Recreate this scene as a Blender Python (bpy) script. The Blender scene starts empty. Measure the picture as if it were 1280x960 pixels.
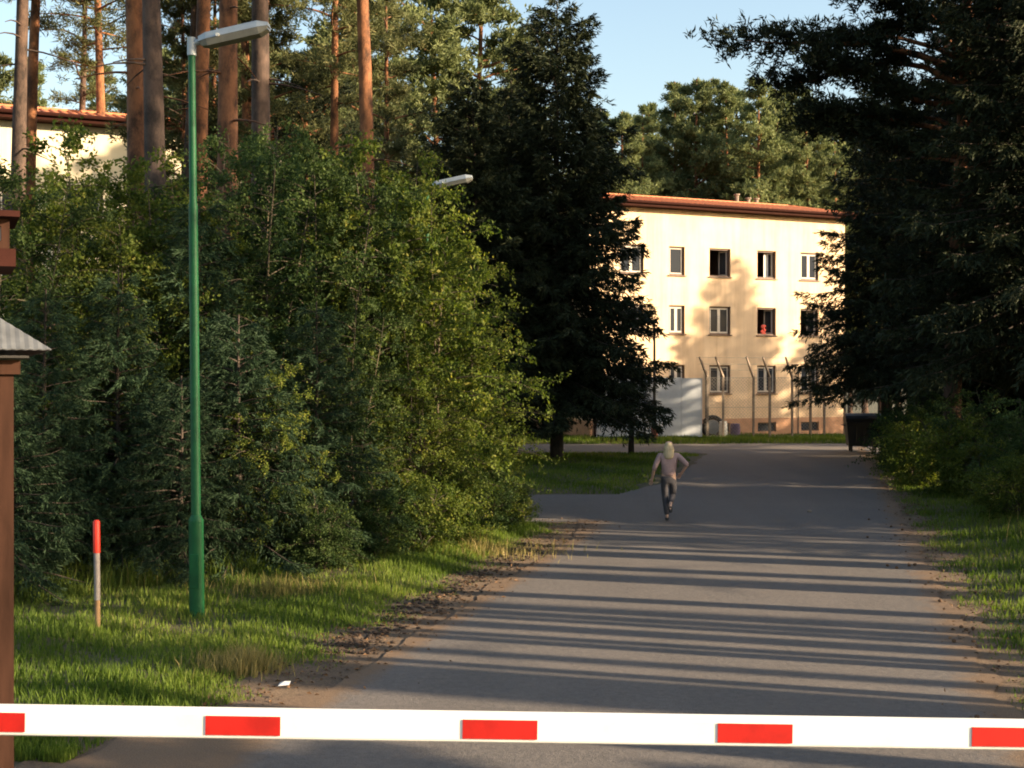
import bpy, bmesh, math, random
import numpy as np
from mathutils import Vector, Matrix

sc = bpy.context.scene
C = sc.collection
R = math.radians
PI = math.pi

# ------------------------------------------------------------------ camera
F = 1600.0                      # focal length in photo pixels (1280 wide)
CAMZ = 2.75
cd = bpy.data.cameras.new('camera')
cd.sensor_width = 36.0
cd.lens = 36.0 * F / 1280.0
cd.clip_start, cd.clip_end = 0.1, 3000
cam = bpy.data.objects.new('camera', cd)
C.objects.link(cam)
cam.location = (0, 0, CAMZ)
cam.rotation_euler = (PI / 2 - R(0.14), 0, 0)
sc.camera = cam

# ------------------------------------------------------------------ light
SUN_EL, SUN_AZ = R(16.5), R(107)
w = bpy.data.worlds.new('World')
sc.world = w
w.use_nodes = True
nt = w.node_tree
sky = nt.nodes.new('ShaderNodeTexSky')
sky.sky_type = 'NISHITA'
sky.sun_disc = False
sky.sun_elevation = SUN_EL
sky.sun_rotation = SUN_AZ
sky.altitude = 400
sky.air_density = 1.25
sky.dust_density = 3.0
sky.ozone_density = 0.7
nt.links.new(sky.outputs[0], nt.nodes['Background'].inputs[0])
nt.nodes['Background'].inputs[1].default_value = 0.098
sd = bpy.data.lights.new('sun', 'SUN')
sd.energy = 5.0
sd.angle = R(0.5)
sd.color = (1.0, 0.78, 0.52)
sun = bpy.data.objects.new('sun', sd)
C.objects.link(sun)
sdir = Vector((math.sin(SUN_AZ) * math.cos(SUN_EL), math.cos(SUN_AZ) * math.cos(SUN_EL), math.sin(SUN_EL)))
sun.rotation_euler = sdir.to_track_quat('Z', 'Y').to_euler()
sun.location = (40, -20, 40)

vs = sc.view_settings
vs.view_transform = 'Standard'
vs.look = 'None'
vs.exposure = 1.7
vs.gamma = 1.0
sc.cycles.max_bounces = 5
sc.cycles.diffuse_bounces = 3
sc.cycles.glossy_bounces = 2
sc.cycles.transmission_bounces = 3
sc.cycles.transparent_max_bounces = 4
sc.cycles.use_denoising = True
sc.cycles.filter_width = 1.9
sc.cycles.caustics_reflective = False
sc.cycles.caustics_refractive = False

# ------------------------------------------------------------------ coordinates
UX, UY = math.sin(R(13.8)), math.cos(R(13.8))      # road direction


def ws(x, y):                    # across-road, along-road
    return x * UY - y * UX, x * UX + y * UY


def xy(wv, s):
    return wv * UY + s * UX, -wv * UX + s * UY


def at(px, d):                   # photo column at distance d -> X
    return (px - 640.0) / F * d


def zat(py, d):
    return CAMZ - (py - 476.0) / F * d


def smooth(a, b, v):
    t = np.clip((np.asarray(v, float) - a) / (b - a), 0, 1)
    return t * t * (3 - 2 * t)


def ground_z(x, y):
    x = np.asarray(x, float); y = np.asarray(y, float)
    wv, s = ws(x, y)
    z = np.full(np.broadcast(x, y).shape, -0.035)
    n = 0.05 * np.sin(x * 1.3 + 0.7 * y) * np.sin(y * 0.9 - 0.4 * x) + 0.03 * np.sin(2.9 * x - 1.1 * y)
    left = smooth(-4.9, -6.3, wv) * smooth(25.2, 23.4, y) * smooth(6.0, 9.0, s)
    z += left * (0.05 + 0.8 * n + (0.08 + 0.5 * smooth(-6.6, -11.0, wv)) * smooth(14.5, 19.0, s))
    right = smooth(1.9, 3.6, wv) * smooth(57, 54, y)
    z += right * (0.10 + n + 0.45 * smooth(3.5, 9.0, wv))
    isl = smooth(-4.7, -5.3, wv) * smooth(31.2, 32.0, y) * smooth(48.2, 47.2, y)
    z += isl * (0.09 + 0.6 * n)
    lawn = smooth(55.8, 57.0, y)
    z += lawn * (0.09 + 0.5 * n)
    return z


# ------------------------------------------------------------------ materials
def new_mat(name):
    m = bpy.data.materials.new(name)
    m.use_nodes = True
    t = m.node_tree
    b = t.nodes['Principled BSDF']
    return m, t, b


def ramp(t, fac, stops):
    r = t.nodes.new('ShaderNodeValToRGB')
    el = r.color_ramp.elements
    el[0].position, el[0].color = stops[0][0], (*stops[0][1], 1)
    el[1].position, el[1].color = stops[-1][0], (*stops[-1][1], 1)
    for p, c in stops[1:-1]:
        e = el.new(p); e.color = (*c, 1)
    t.links.new(fac, r.inputs[0])
    return r.outputs[0]


def noise(t, scale, detail=4, rough=0.6, coord='Object', stretch=None):
    tc = t.nodes.new('ShaderNodeTexCoord')
    out = tc.outputs[coord]
    if stretch:
        mp = t.nodes.new('ShaderNodeMapping')
        mp.inputs['Scale'].default_value = stretch
        t.links.new(out, mp.inputs[0]); out = mp.outputs[0]
    n = t.nodes.new('ShaderNodeTexNoise')
    n.inputs['Scale'].default_value = scale
    n.inputs['Detail'].default_value = detail
    n.inputs['Roughness'].default_value = rough
    t.links.new(out, n.inputs['Vector'])
    return n.outputs['Fac']


def mixc(t, fac, a, b, mode='MIX'):
    m = t.nodes.new('ShaderNodeMix')
    m.data_type = 'RGBA'; m.blend_type = mode
    for v, i in ((fac, 0), (a, 6), (b, 7)):
        if isinstance(v, (int, float)):
            m.inputs[i].default_value = v
        elif isinstance(v, tuple):
            m.inputs[i].default_value = (*v, 1)
        else:
            t.links.new(v, m.inputs[i])
    return m.outputs[2]


def bump(t, b, h, strength=0.4, dist=0.02):
    n = t.nodes.new('ShaderNodeBump')
    n.inputs['Strength'].default_value = strength
    n.inputs['Distance'].default_value = dist
    t.links.new(h, n.inputs['Height'])
    t.links.new(n.outputs[0], b.inputs['Normal'])


def plain(name, col, rough=0.6, metal=0.0, var=0.18, scale=6.0, spec=0.4, bmp=0.0, stretch=None):
    m, t, b = new_mat(name)
    f = noise(t, scale, 5, 0.65, stretch=stretch)
    lo = tuple(c * (1 - var) for c in col); hi = tuple(min(1, c * (1 + var)) for c in col)
    t.links.new(ramp(t, f, [(0.3, lo), (0.7, hi)]), b.inputs['Base Color'])
    b.inputs['Roughness'].default_value = rough
    b.inputs['Metallic'].default_value = metal
    b.inputs['Specular IOR Level'].default_value = spec
    if bmp:
        bump(t, b, f, bmp, 0.01)
    return m


def leaf_mat(name, dark, light, trans=0.3, accent=None):
    m, t, b = new_mat(name)
    at_ = t.nodes.new('ShaderNodeAttribute'); at_.attribute_name = 'tint'
    stops = [(0.0, dark), (0.8, light)]
    if accent:
        stops = [(0.0, dark), (0.78, light), (0.9, accent)]
    col = ramp(t, at_.outputs['Fac'], stops)
    oi = t.nodes.new('ShaderNodeObjectInfo')
    hsv = t.nodes.new('ShaderNodeHueSaturation')
    mr = t.nodes.new('ShaderNodeMapRange')
    mr.inputs[3].default_value = 0.80; mr.inputs[4].default_value = 1.2
    t.links.new(oi.outputs['Random'], mr.inputs[0])
    t.links.new(mr.outputs[0], hsv.inputs['Value'])
    t.links.new(col, hsv.inputs['Color'])
    b.inputs['Roughness'].default_value = 0.6
    b.inputs['Specular IOR Level'].default_value = 0.12
    t.links.new(hsv.outputs[0], b.inputs['Base Color'])
    tr = t.nodes.new('ShaderNodeBsdfTranslucent')
    hs2 = t.nodes.new('ShaderNodeHueSaturation')
    hs2.inputs['Saturation'].default_value = 1.15; hs2.inputs['Value'].default_value = 1.5
    t.links.new(hsv.outputs[0], hs2.inputs['Color'])
    t.links.new(hs2.outputs[0], tr.inputs[0])
    mx = t.nodes.new('ShaderNodeMixShader'); mx.inputs[0].default_value = trans
    t.links.new(b.outputs[0], mx.inputs[1]); t.links.new(tr.outputs[0], mx.inputs[2])
    t.links.new(mx.outputs[0], t.nodes['Material Output'].inputs[0])
    return m


M = {}
# asphalt: dusty grey, worn lanes along the road, patches and fine stones
def asphalt(name, dusty):
    m, t, b = new_mat(name)
    fine = noise(t, 90, 3, 0.7)
    mid = noise(t, 1.1, 6, 0.65)
    lanes = noise(t, 0.55, 3, 0.5, stretch=(1.6, 0.12, 1))
    c1 = ramp(t, mid, [(0.3, (0.095, 0.081, 0.073)), (0.68, (0.20, 0.172, 0.160))])
    c2 = mixc(t, 0.55, c1, ramp(t, lanes, [(0.35, (0.085, 0.076, 0.07)), (0.65, (0.20, 0.174, 0.162))]))
    agg = noise(t, 13, 6, 0.8)
    c2 = mixc(t, 0.5, c2, ramp(t, agg, [(0.36, (0.055, 0.048, 0.044)), (0.66, (0.24, 0.206, 0.190))]))
    c3 = mixc(t, 0.45, c2, ramp(t, fine, [(0.35, (0.05, 0.048, 0.046)), (0.68, (0.21, 0.195, 0.18))]))
    tc = t.nodes.new('ShaderNodeTexCoord')
    dp = t.nodes.new('ShaderNodeVectorMath'); dp.operation = 'DOT_PRODUCT'
    dp.inputs[1].default_value = (UY, -UX, 0)
    t.links.new(tc.outputs['Object'], dp.inputs[0])


    def edge_dust(a_, b_):
        mr = t.nodes.new('ShaderNodeMapRange'); mr.inputs[1].default_value = a_; mr.inputs[2].default_value = b_
        t.links.new(dp.outputs['Value'], mr.inputs[0]); return mr.outputs[0]


    dl = t.nodes.new('ShaderNodeVectorMath'); dl.operation = 'DOT_PRODUCT'
    dl.inputs[1].default_value = (UX, UY, 0)
    t.links.new(tc.outputs['Object'], dl.inputs[0])
    ml = t.nodes.new('ShaderNodeMapRange'); ml.inputs[1].default_value = 25.4; ml.inputs[2].default_value = 24.0
    t.links.new(dl.outputs['Value'], ml.inputs[0])
    lm = t.nodes.new('ShaderNodeMath'); lm.operation = 'MULTIPLY'
    mxm = t.nodes.new('ShaderNodeMath'); mxm.operation = 'MAXIMUM'
    t.links.new(edge_dust(1.0, 1.8), mxm.inputs[0]); t.links.new(edge_dust(-3.9, -4.5), lm.inputs[0]); t.links.new(ml.outputs[0], lm.inputs[1]); t.links.new(lm.outputs[0], mxm.inputs[1])
    dn = noise(t, 3.2, 7, 0.72)
    sm = t.nodes.new('ShaderNodeMath'); sm.operation = 'ADD'
    t.links.new(mxm.outputs[0], sm.inputs[0]); t.links.new(dn, sm.inputs[1])
    dfac = ramp(t, sm.outputs[0], [(0.62, (0, 0, 0)), (1.15, (0.85, 0.85, 0.85))])
    dcol = ramp(t, fine, [(0.3, (0.09, 0.058, 0.036)), (0.7, (0.27, 0.175, 0.105))])
    t.links.new(mixc(t, dfac, c3, dcol) if dusty else c3, b.inputs['Base Color'])
    b.inputs['Roughness'].default_value = 0.85
    b.inputs['Specular IOR Level'].default_value = 0.3
    bump(t, b, agg, 0.9, 0.02)
    return m


M['asphalt'] = asphalt('asphalt', True)
M['asphalt_plain'] = asphalt('plain_asphalt', False)


m, t, b = new_mat('ground_soil')
n1 = noise(t, 0.45, 6, 0.65); n2 = noise(t, 14, 5, 0.7)
a1 = ramp(t, n1, [(0.38, (0.055, 0.065, 0.022)), (0.62, (0.105, 0.078, 0.042))])
t.links.new(mixc(t, 0.45, a1, ramp(t, n2, [(0.35, (0.025, 0.022, 0.012)), (0.7, (0.15, 0.12, 0.065))])), b.inputs['Base Color'])
b.inputs['Roughness'].default_value = 0.95
bump(t, b, n2, 0.8, 0.04)
M['soil'] = m

m, t, b = new_mat('needle_dirt')
n1 = noise(t, 2.0, 6, 0.7); n2 = noise(t, 45, 4, 0.7)
a1 = ramp(t, n1, [(0.33, (0.05, 0.035, 0.025)), (0.5, (0.13, 0.087, 0.055)), (0.68, (0.22, 0.148, 0.09))])
t.links.new(mixc(t, 0.4, a1, ramp(t, n2, [(0.35, (0.035, 0.024, 0.016)), (0.7, (0.30, 0.20, 0.12))])), b.inputs['Base Color'])
b.inputs['Roughness'].default_value = 0.95
bump(t, b, n2, 0.8, 0.02)
M['dirt'] = m

M['grass'] = leaf_mat('grass_blade', (0.058, 0.098, 0.018), (0.150, 0.200, 0.040), 0.45, (0.19, 0.19, 0.06))
M['dry_grass'] = leaf_mat('dry_grass_blade', (0.11, 0.11, 0.035), (0.27, 0.22, 0.09), 0.35)
M['leaf'] = leaf_mat('birch_leaf', (0.042, 0.070, 0.015), (0.135, 0.165, 0.034), 0.42, (0.23, 0.225, 0.055))
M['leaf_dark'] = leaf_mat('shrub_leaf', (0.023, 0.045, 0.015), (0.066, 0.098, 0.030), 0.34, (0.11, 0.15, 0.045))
M['pine'] = leaf_mat('pine_needle', (0.060, 0.070, 0.028), (0.145, 0.148, 0.062), 0.22, (0.18, 0.165, 0.075))
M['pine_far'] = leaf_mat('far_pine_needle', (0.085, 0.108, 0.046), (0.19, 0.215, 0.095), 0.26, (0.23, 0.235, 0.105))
M['pine_dark'] = leaf_mat('young_pine_needle', (0.015, 0.032, 0.017), (0.040, 0.070, 0.034), 0.14)
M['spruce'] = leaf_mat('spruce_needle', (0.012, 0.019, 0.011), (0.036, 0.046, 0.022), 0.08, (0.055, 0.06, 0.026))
M['litter'] = leaf_mat('dead_leaf', (0.045, 0.028, 0.018), (0.17, 0.10, 0.055), 0.1)


def bark(name, low, high, z0, z1, sc_=9.0):
    m, t, b = new_mat(name)
    f = noise(t, sc_ * 0.62, 10, 0.74, stretch=(1, 1, 0.42))
    tc = t.nodes.new('ShaderNodeTexCoord')
    sx = t.nodes.new('ShaderNodeSeparateXYZ'); t.links.new(tc.outputs['Object'], sx.inputs[0])
    mr = t.nodes.new('ShaderNodeMapRange'); mr.inputs[1].default_value = z0; mr.inputs[2].default_value = z1
    t.links.new(sx.outputs[2], mr.inputs[0])
    big = noise(t, 1.9, 5, 0.7, stretch=(1, 1, 0.55))
    f = mixc(t, 0.5, f, big)
    lo = ramp(t, f, [(0.42, tuple(c * 0.4 for c in low)), (0.58, tuple(c * 1.4 for c in low))])
    hi = ramp(t, f, [(0.42, tuple(c * 0.25 for c in high)), (0.57, tuple(c * 1.3 for c in high))])
    t.links.new(mixc(t, mr.outputs[0], lo, hi), b.inputs['Base Color'])
    b.inputs['Roughness'].default_value = 0.9
    bump(t, b, f, 0.9, 0.05)
    return m


M['bark_pine'] = bark('pine_bark', (0.075, 0.042, 0.029), (0.22, 0.088, 0.036), 3.0, 10.0)
M['bark_pine_grey'] = bark('grey_pine_bark', (0.06, 0.043, 0.035), (0.095, 0.055, 0.038), 4.0, 14.0)
M['bark_spruce'] = bark('spruce_bark', (0.05, 0.036, 0.028), (0.06, 0.04, 0.03), 2.0, 8.0)
M['bark_young'] = bark('young_stem_bark', (0.065, 0.05, 0.033), (0.085, 0.068, 0.042), 1.0, 4.0, 20)

M['facade'] = plain('cream_render', (0.83, 0.61, 0.40), 0.9, 0, 0.10, 0.7, 0.2)
M['facade_pale'] = plain('pale_cream_render', (0.82, 0.72, 0.52), 0.9, 0, 0.05, 1.4, 0.2)
for nm in ('facade', 'facade_pale'):                # rain streaks and patchy render
    t = M[nm].node_tree; b = t.nodes['Principled BSDF']
    src = b.inputs['Base Color'].links[0].from_socket
    st = ramp(t, noise(t, 1.6, 6, 0.7, stretch=(1.4, 1.4, 0.10)), [(0.36, (0.86, 0.83, 0.80)), (0.58, (1, 1, 1))])
    t.links.new(mixc(t, 1.0, src, st, 'MULTIPLY'), b.inputs['Base Color'])
M['plinth'] = plain('plinth_render', (0.50, 0.28, 0.17), 0.9, 0, 0.2, 2.0, 0.2)
M['roof'] = plain('orange_roof_tile', (0.56, 0.21, 0.10), 0.8, 0, 0.18, 5.0, 0.2, stretch=(1, 1, 1))
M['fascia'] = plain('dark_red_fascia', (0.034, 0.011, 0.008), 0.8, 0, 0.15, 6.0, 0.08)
M['win_frame'] = plain('brown_window_frame', (0.10, 0.05, 0.03), 0.5, 0, 0.15)
M['white_paint'] = plain('white_window_paint', (0.52, 0.47, 0.41), 0.5, 0, 0.05)
M['room'] = plain('dim_room_paint', (0.22, 0.15, 0.11), 0.9, 0, 0.1)
M['curtain'] = plain('white_net_curtain', (0.74, 0.72, 0.68), 0.9, 0, 0.08, 12)
M['flower'] = plain('red_flower', (0.45, 0.07, 0.05), 0.8, 0, 0.4, 30)
m, t, b = new_mat('window_glass')
b.inputs['Base Color'].default_value = (0.03, 0.035, 0.045, 1)
b.inputs['Roughness'].default_value = 0.06
b.inputs['Specular IOR Level'].default_value = 0.05
bump(t, b, noise(t, 1.5, 2), 0.03, 0.02)
M['glass'] = m
M['white_wall'] = plain('white_wall_render', (0.46, 0.49, 0.53), 0.85, 0, 0.10, 1.2)
M['concrete'] = plain('weathered_concrete', (0.24, 0.19, 0.15), 0.9, 0, 0.25, 4)
M['wire'] = plain('galvanised_wire', (0.30, 0.28, 0.25), 0.5, 0.5, 0.1)
M['lamp_green'] = plain('green_lamp_paint', (0.006, 0.078, 0.026), 0.55, 0, 0.30, 3.0, 0.3)
M['lamp_grey'] = plain('grey_lamp_metal', (0.33, 0.37, 0.40), 0.5, 0.1, 0.12, 8)
M['lamp_glass'] = plain('dull_lamp_cover', (0.20, 0.20, 0.18), 0.25, 0, 0.15, 8)
M['boom_white'] = plain('white_boom_paint', (0.78, 0.77, 0.73), 0.45, 0, 0.09, 7)
M['boom_red'] = plain('red_reflective_sheet', (0.42, 0.012, 0.008), 0.45, 0, 0.2, 9)
M['marker_red'] = plain('red_marker_paint', (0.75, 0.04, 0.02), 0.5, 0, 0.1, 9)
M['marker_white'] = plain('greyed_white_paint', (0.27, 0.235, 0.22), 0.6, 0, 0.2, 14)
M['bare_wood'] = plain('bare_wood', (0.33, 0.20, 0.10), 0.8, 0, 0.3, 9, stretch=(1, 1, 0.2))
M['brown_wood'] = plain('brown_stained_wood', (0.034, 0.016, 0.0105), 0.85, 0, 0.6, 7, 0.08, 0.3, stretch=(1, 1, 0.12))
M['corrugated'] = plain('grey_corrugated_metal', (0.10, 0.106, 0.115), 0.8, 0.0, 0.3, 7, 0.1)
M['dark_metal'] = plain('dark_metal', (0.025, 0.023, 0.022), 0.5, 0, 0.2)
M['black_plastic'] = plain('black_bin_plastic', (0.018, 0.017, 0.018), 0.5, 0, 0.25, 4)
M['pole_base'] = plain('rusty_red_base', (0.22, 0.07, 0.05), 0.8, 0, 0.3, 8)
M['skin'] = plain('skin', (0.52, 0.33, 0.25), 0.6, 0, 0.06)
M['hair'] = plain('blond_hair', (0.50, 0.40, 0.25), 0.6, 0, 0.3, 40, stretch=(1, 1, 0.1))
M['top'] = plain('grey_pink_knit', (0.36, 0.245, 0.24), 0.9, 0, 0.12, 25)
M['trousers'] = plain('grey_cloth', (0.055, 0.052, 0.06), 0.9, 0, 0.15, 18)
M['shoe'] = plain('dark_shoe', (0.03, 0.028, 0.03), 0.6, 0, 0.1)
M['paper'] = plain('white_paper', (0.8, 0.78, 0.74), 0.8, 0, 0.05)
M['cone'] = plain('pine_cone_brown', (0.10, 0.055, 0.03), 0.9, 0, 0.3, 40)
M['blue_cloth'] = plain('dull_violet_plastic', (0.12, 0.08, 0.16), 0.8, 0, 0.2)


# ------------------------------------------------------------------ mesh helpers
class Geo:
    """collects vertices and faces, links them as one mesh"""
    def __init__(s):
        s.v = []; s.f = []; s.n = 0; s.mi = []; s.tint = []

    def add(s, verts, faces, mi=0, tint=None):
        verts = np.asarray(verts, float).reshape(-1, 3)
        faces = np.asarray(faces, int)
        s.v.append(verts); s.f.append(faces + s.n); s.n += len(verts)
        s.mi.append(np.full(len(faces), mi, np.int32))
        s.tint.append(np.full(len(faces), 0.5) if tint is None else np.asarray(tint, float))

    def box(s, lo, hi, mi=0, mat=None):
        x0, y0, z0 = lo; x1, y1, z1 = hi
        v = np.array([(x0, y0, z0), (x1, y0, z0), (x1, y1, z0), (x0, y1, z0), (x0, y0, z1), (x1, y0, z1), (x1, y1, z1), (x0, y1, z1)], float)
        if mat is not None:
            v = v @ np.array(mat.to_3x3()).T + np.array(mat.translation)
        s.add(v, [(0, 3, 2, 1), (4, 5, 6, 7), (0, 1, 5, 4), (1, 2, 6, 5), (2, 3, 7, 6), (3, 0, 4, 7)], mi)

    def ring(s, x0, x1, z0, z1, th, y0, y1, mi=0):
        """rectangular frame as one closed piece"""
        V = []
        for yy in (y0, y1):
            V += [(x0, yy, z0), (x1, yy, z0), (x1, yy, z1), (x0, yy, z1), (x0 + th, yy, z0 + th), (x1 - th, yy, z0 + th), (x1 - th, yy, z1 - th), (x0 + th, yy, z1 - th)]
        Fc = []
        for k in range(4):
            j = (k + 1) % 4
            Fc += [(k, j, 4 + j, 4 + k), (8 + j, 8 + k, 12 + k, 12 + j), (j, k, 8 + k, 8 + j), (4 + k, 4 + j, 12 + j, 12 + k)]
        s.add(V, Fc, mi)

    def tube(s, pts, rad, n=8, mi=0, cap=True):
        pts = np.asarray(pts, float); rad = np.broadcast_to(np.asarray(rad, float), (len(pts),))
        tg = np.gradient(pts, axis=0)
        tg /= np.linalg.norm(tg, axis=1)[:, None] + 1e-9
        ref = np.where(np.abs(tg[:, 2:3]) > 0.9, np.array([[1.0, 0, 0]]), np.array([[0, 0, 1.0]]))
        if np.all(np.abs(tg[:, 2]) > 0.5):
            ref = np.array([[1.0, 0, 0]]) * np.ones((len(pts), 1))
        a = np.cross(tg, ref); a /= np.linalg.norm(a, axis=1)[:, None] + 1e-9
        b_ = np.cross(tg, a)
        ang = np.arange(n) * 2 * PI / n
        ring = pts[:, None, :] + rad[:, None, None] * (np.cos(ang)[None, :, None] * a[:, None, :] + np.sin(ang)[None, :, None] * b_[:, None, :])
        v = ring.reshape(-1, 3)
        i = np.arange(len(pts) - 1)[:, None] * n; j = np.arange(n)[None, :]; j2 = (j + 1) % n
        f = np.stack([i + j, i + n + j, i + n + j2, i + j2], -1).reshape(-1, 4)
        s.add(v, f, mi)
        if cap:
            for end, p in ((0, pts[0]), (len(pts) - 1, pts[-1])):
                k = np.arange(n)
                vv = np.vstack([v[end * n:end * n + n], p])
                if end == 0:
                    ff = np.stack([k, (k + 1) % n, np.full(n, n)], -1)
                else:
                    ff = np.stack([(k + 1) % n, k, np.full(n, n)], -1)
                s.add(vv, ff, mi)

    def mesh(s, name, mats, tint=False, smooth_=False):
        me = bpy.data.meshes.new(name)
        v = np.concatenate(s.v) if s.v else np.zeros((0, 3))
        me.vertices.add(len(v)); me.vertices.foreach_set('co', v.astype(np.float32).ravel())
        sizes = np.concatenate([np.full(len(f), f.shape[1]) for f in s.f])
        loops = np.concatenate([f.ravel() for f in s.f])
        me.loops.add(len(loops)); me.loops.foreach_set('vertex_index', loops.astype(np.int32))
        me.polygons.add(len(sizes))
        st = np.concatenate([[0], np.cumsum(sizes)[:-1]]).astype(np.int32)
        me.polygons.foreach_set('loop_start', st)
        me.polygons.foreach_set('material_index', np.concatenate(s.mi))
        me.polygons.foreach_set('use_smooth', np.full(len(sizes), bool(smooth_)))
        for mt in (mats if isinstance(mats, (list, tuple)) else [mats]):
            me.materials.append(mt)
        if tint:
            a = me.attributes.new('tint', 'FLOAT', 'FACE')
            a.data.foreach_set('value', np.concatenate(s.tint).astype(np.float32))
        me.update(calc_edges=True)
        me.validate()
        return me


def link(name, me, parent=None, loc=None, rotz=0.0, scale=None):
    o = bpy.data.objects.new(name, me); C.objects.link(o)
    if parent is not None: o.parent = parent
    if loc is not None: o.location = loc
    if rotz: o.rotation_euler = (0, 0, rotz)
    if scale is not None: o.scale = scale if hasattr(scale, '__len__') else (scale,) * 3
    return o


def tag(o, label=None, cat=None, group=None, kind=None):
    if label: o['label'] = label
    if cat: o['category'] = cat
    if group: o['group'] = group
    if kind: o['kind'] = kind
    return o


def thing(name, label, cat, loc=(0, 0, 0), rotz=0.0, group=None, scale=None):
    o = link(name, None, None, loc, rotz, scale)
    o.empty_display_size = 0.3
    return tag(o, label, cat, group)


def obj(name, geo, mats, parent=None, smooth_=False, tint=False):
    return link(name, geo.mesh(name, mats, tint, smooth_), parent)


def bevel(o, wd=0.01, seg=2):
    b_ = o.modifiers.new('bevel', 'BEVEL'); b_.width = wd; b_.segments = seg; b_.limit_method = 'ANGLE'
    return o


# ------------------------------------------------------------------ ground, roads
def axis(lo, hi, step, far):
    core = np.arange(lo, hi + 1e-6, step)
    g = [step]
    while sum(g) < far: g.append(g[-1] * 1.35)
    ext = np.cumsum(g)
    return np.concatenate([lo - ext[::-1], core, hi + ext])


gx = axis(-16, 22, 0.4, 900); gy = axis(3, 63, 0.4, 900)
XX, YY = np.meshgrid(gx, gy)
ZZ = ground_z(XX, YY)
g = Geo()
nx, ny = len(gx), len(gy)
i = (np.arange(ny - 1)[:, None] * nx + np.arange(nx - 1)[None, :]).ravel()
g.add(np.stack([XX, YY, ZZ], -1), np.stack([i, i + 1, i + 1 + nx, i + nx], -1))
tag(obj('ground', g, M['soil'], smooth_=True), kind='structure')


def sheet(name, left, right, svals, z, mat, ox=0):
    """strip between two edge curves given as world points per station"""
    g = Geo(); k = 9
    P = []
    for a, b_ in zip(left, right):
        for q in np.linspace(0, 1, k):
            P.append((a[0] + (b_[0] - a[0]) * q, a[1] + (b_[1] - a[1]) * q, z))
    n = len(left)
    i = (np.arange(n - 1)[:, None] * k + np.arange(k - 1)[None, :]).ravel()
    g.add(P, np.stack([i, i + 1, i + 1 + k, i + k], -1))
    o = obj(name, g, mat)
    return tag(o, kind='structure')


rng = np.random.default_rng(7)
S = np.arange(-8, 58.01, 0.25)
wl = -4.31 + np.convolve(rng.normal(0, 0.10, len(S)), np.ones(3) / 3, 'same')
wl -= smooth(11.0, 9.0, S) * 1.0
wl -= smooth(22.6, 25.4, S) * smooth(34.5, 31.2, S) * 0.5
wr = 1.50 + np.convolve(rng.normal(0, 0.10, len(S)), np.ones(3) / 3, 'same')
road = sheet('road', [xy(a, s) for a, s in zip(wl, S)], [xy(a, s) for a, s in zip(wr, S)], S, 0.0, M['asphalt'])
XS = np.arange(-40, 4.6, 0.5)
e1 = 25.0 + np.convolve(rng.normal(0, 0.12, len(XS)), np.ones(3) / 3, 'same')
e2 = 31.0 + np.convolve(rng.normal(0, 0.12, len(XS)), np.ones(3) / 3, 'same')
sheet('side_road', [(x, b_) for x, b_ in zip(XS, e2)], [(x, a) for x, a in zip(XS, e1)], XS, -0.005, M['asphalt_plain'])
XS = np.arange(-40, 21, 0.5)
e1 = np.full(len(XS), 48.6) + rng.normal(0, 0.06, len(XS)); e2 = np.full(len(XS), 55.9) + rng.normal(0, 0.06, len(XS))
sheet('cross_road', [(x, b_) for x, b_ in zip(XS, e2)], [(x, a) for x, a in zip(XS, e1)], XS, -0.010, M['asphalt_plain'])
S2 = np.arange(7.5, 25.2, 0.25)
o1 = -5.35 + np.convolve(rng.normal(0, 0.25, len(S2)), np.ones(4) / 4, 'same')
sheet('dirt_edge', [xy(a - smooth(11, 9, s) * .5, s) for a, s in zip(o1, S2)], [xy(-4.0, s) for s in S2], S2, -0.014, M['dirt'])
S3 = np.arange(2, 50, 0.25)
o2 = 1.95 + np.convolve(rng.normal(0, 0.25, len(S3)), np.ones(4) / 4, 'same')
sheet('dirt_edge', [xy(1.2, s) for s in S3], [xy(a, s) for a, s in zip(o2, S3)], S3, -0.015, M['dirt'])

# ------------------------------------------------------------------ vegetation
def unit(v):
    return v / (np.linalg.norm(v, axis=-1, keepdims=True) + 1e-9)


def rhombs(g, P, A, L, W, rg, mi=0, tint=None, up=0.0, fold=0.12):
    n = len(P)
    N = unit(rg.normal(0, 1, (n, 3)) + np.array([0, 0, up]))
    Sd = unit(np.cross(A, N)); N = np.cross(Sd, A)
    L = np.broadcast_to(L, (n,))[:, None]; W = np.broadcast_to(W, (n,))[:, None]
    mid = P + A * L * 0.45
    v = np.stack([P, mid + Sd * W / 2 + N * L * fold, P + A * L, mid - Sd * W / 2 + N * L * fold], 1).reshape(-1, 3)
    k = np.arange(n) * 4
    g.add(v, np.stack([k, k + 1, k + 2, k + 3], -1), mi, rg.random(n) if tint is None else tint)


def trunk_path(H, rg, bend=0.15, n=9, lean=0.0):
    z = np.linspace(0, H, n)
    a = rg.uniform(0, 2 * PI); ph = rg.uniform(0, 6)
    off = bend * np.sin(z / H * 4 + ph) - bend * math.sin(ph) + lean * z
    return np.stack([np.cos(a) * off, np.sin(a) * off, z], -1)


def interp(path, z):
    return np.array([np.interp(z, path[:, 2], path[:, 0]), np.interp(z, path[:, 2], path[:, 1]), z])


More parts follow.
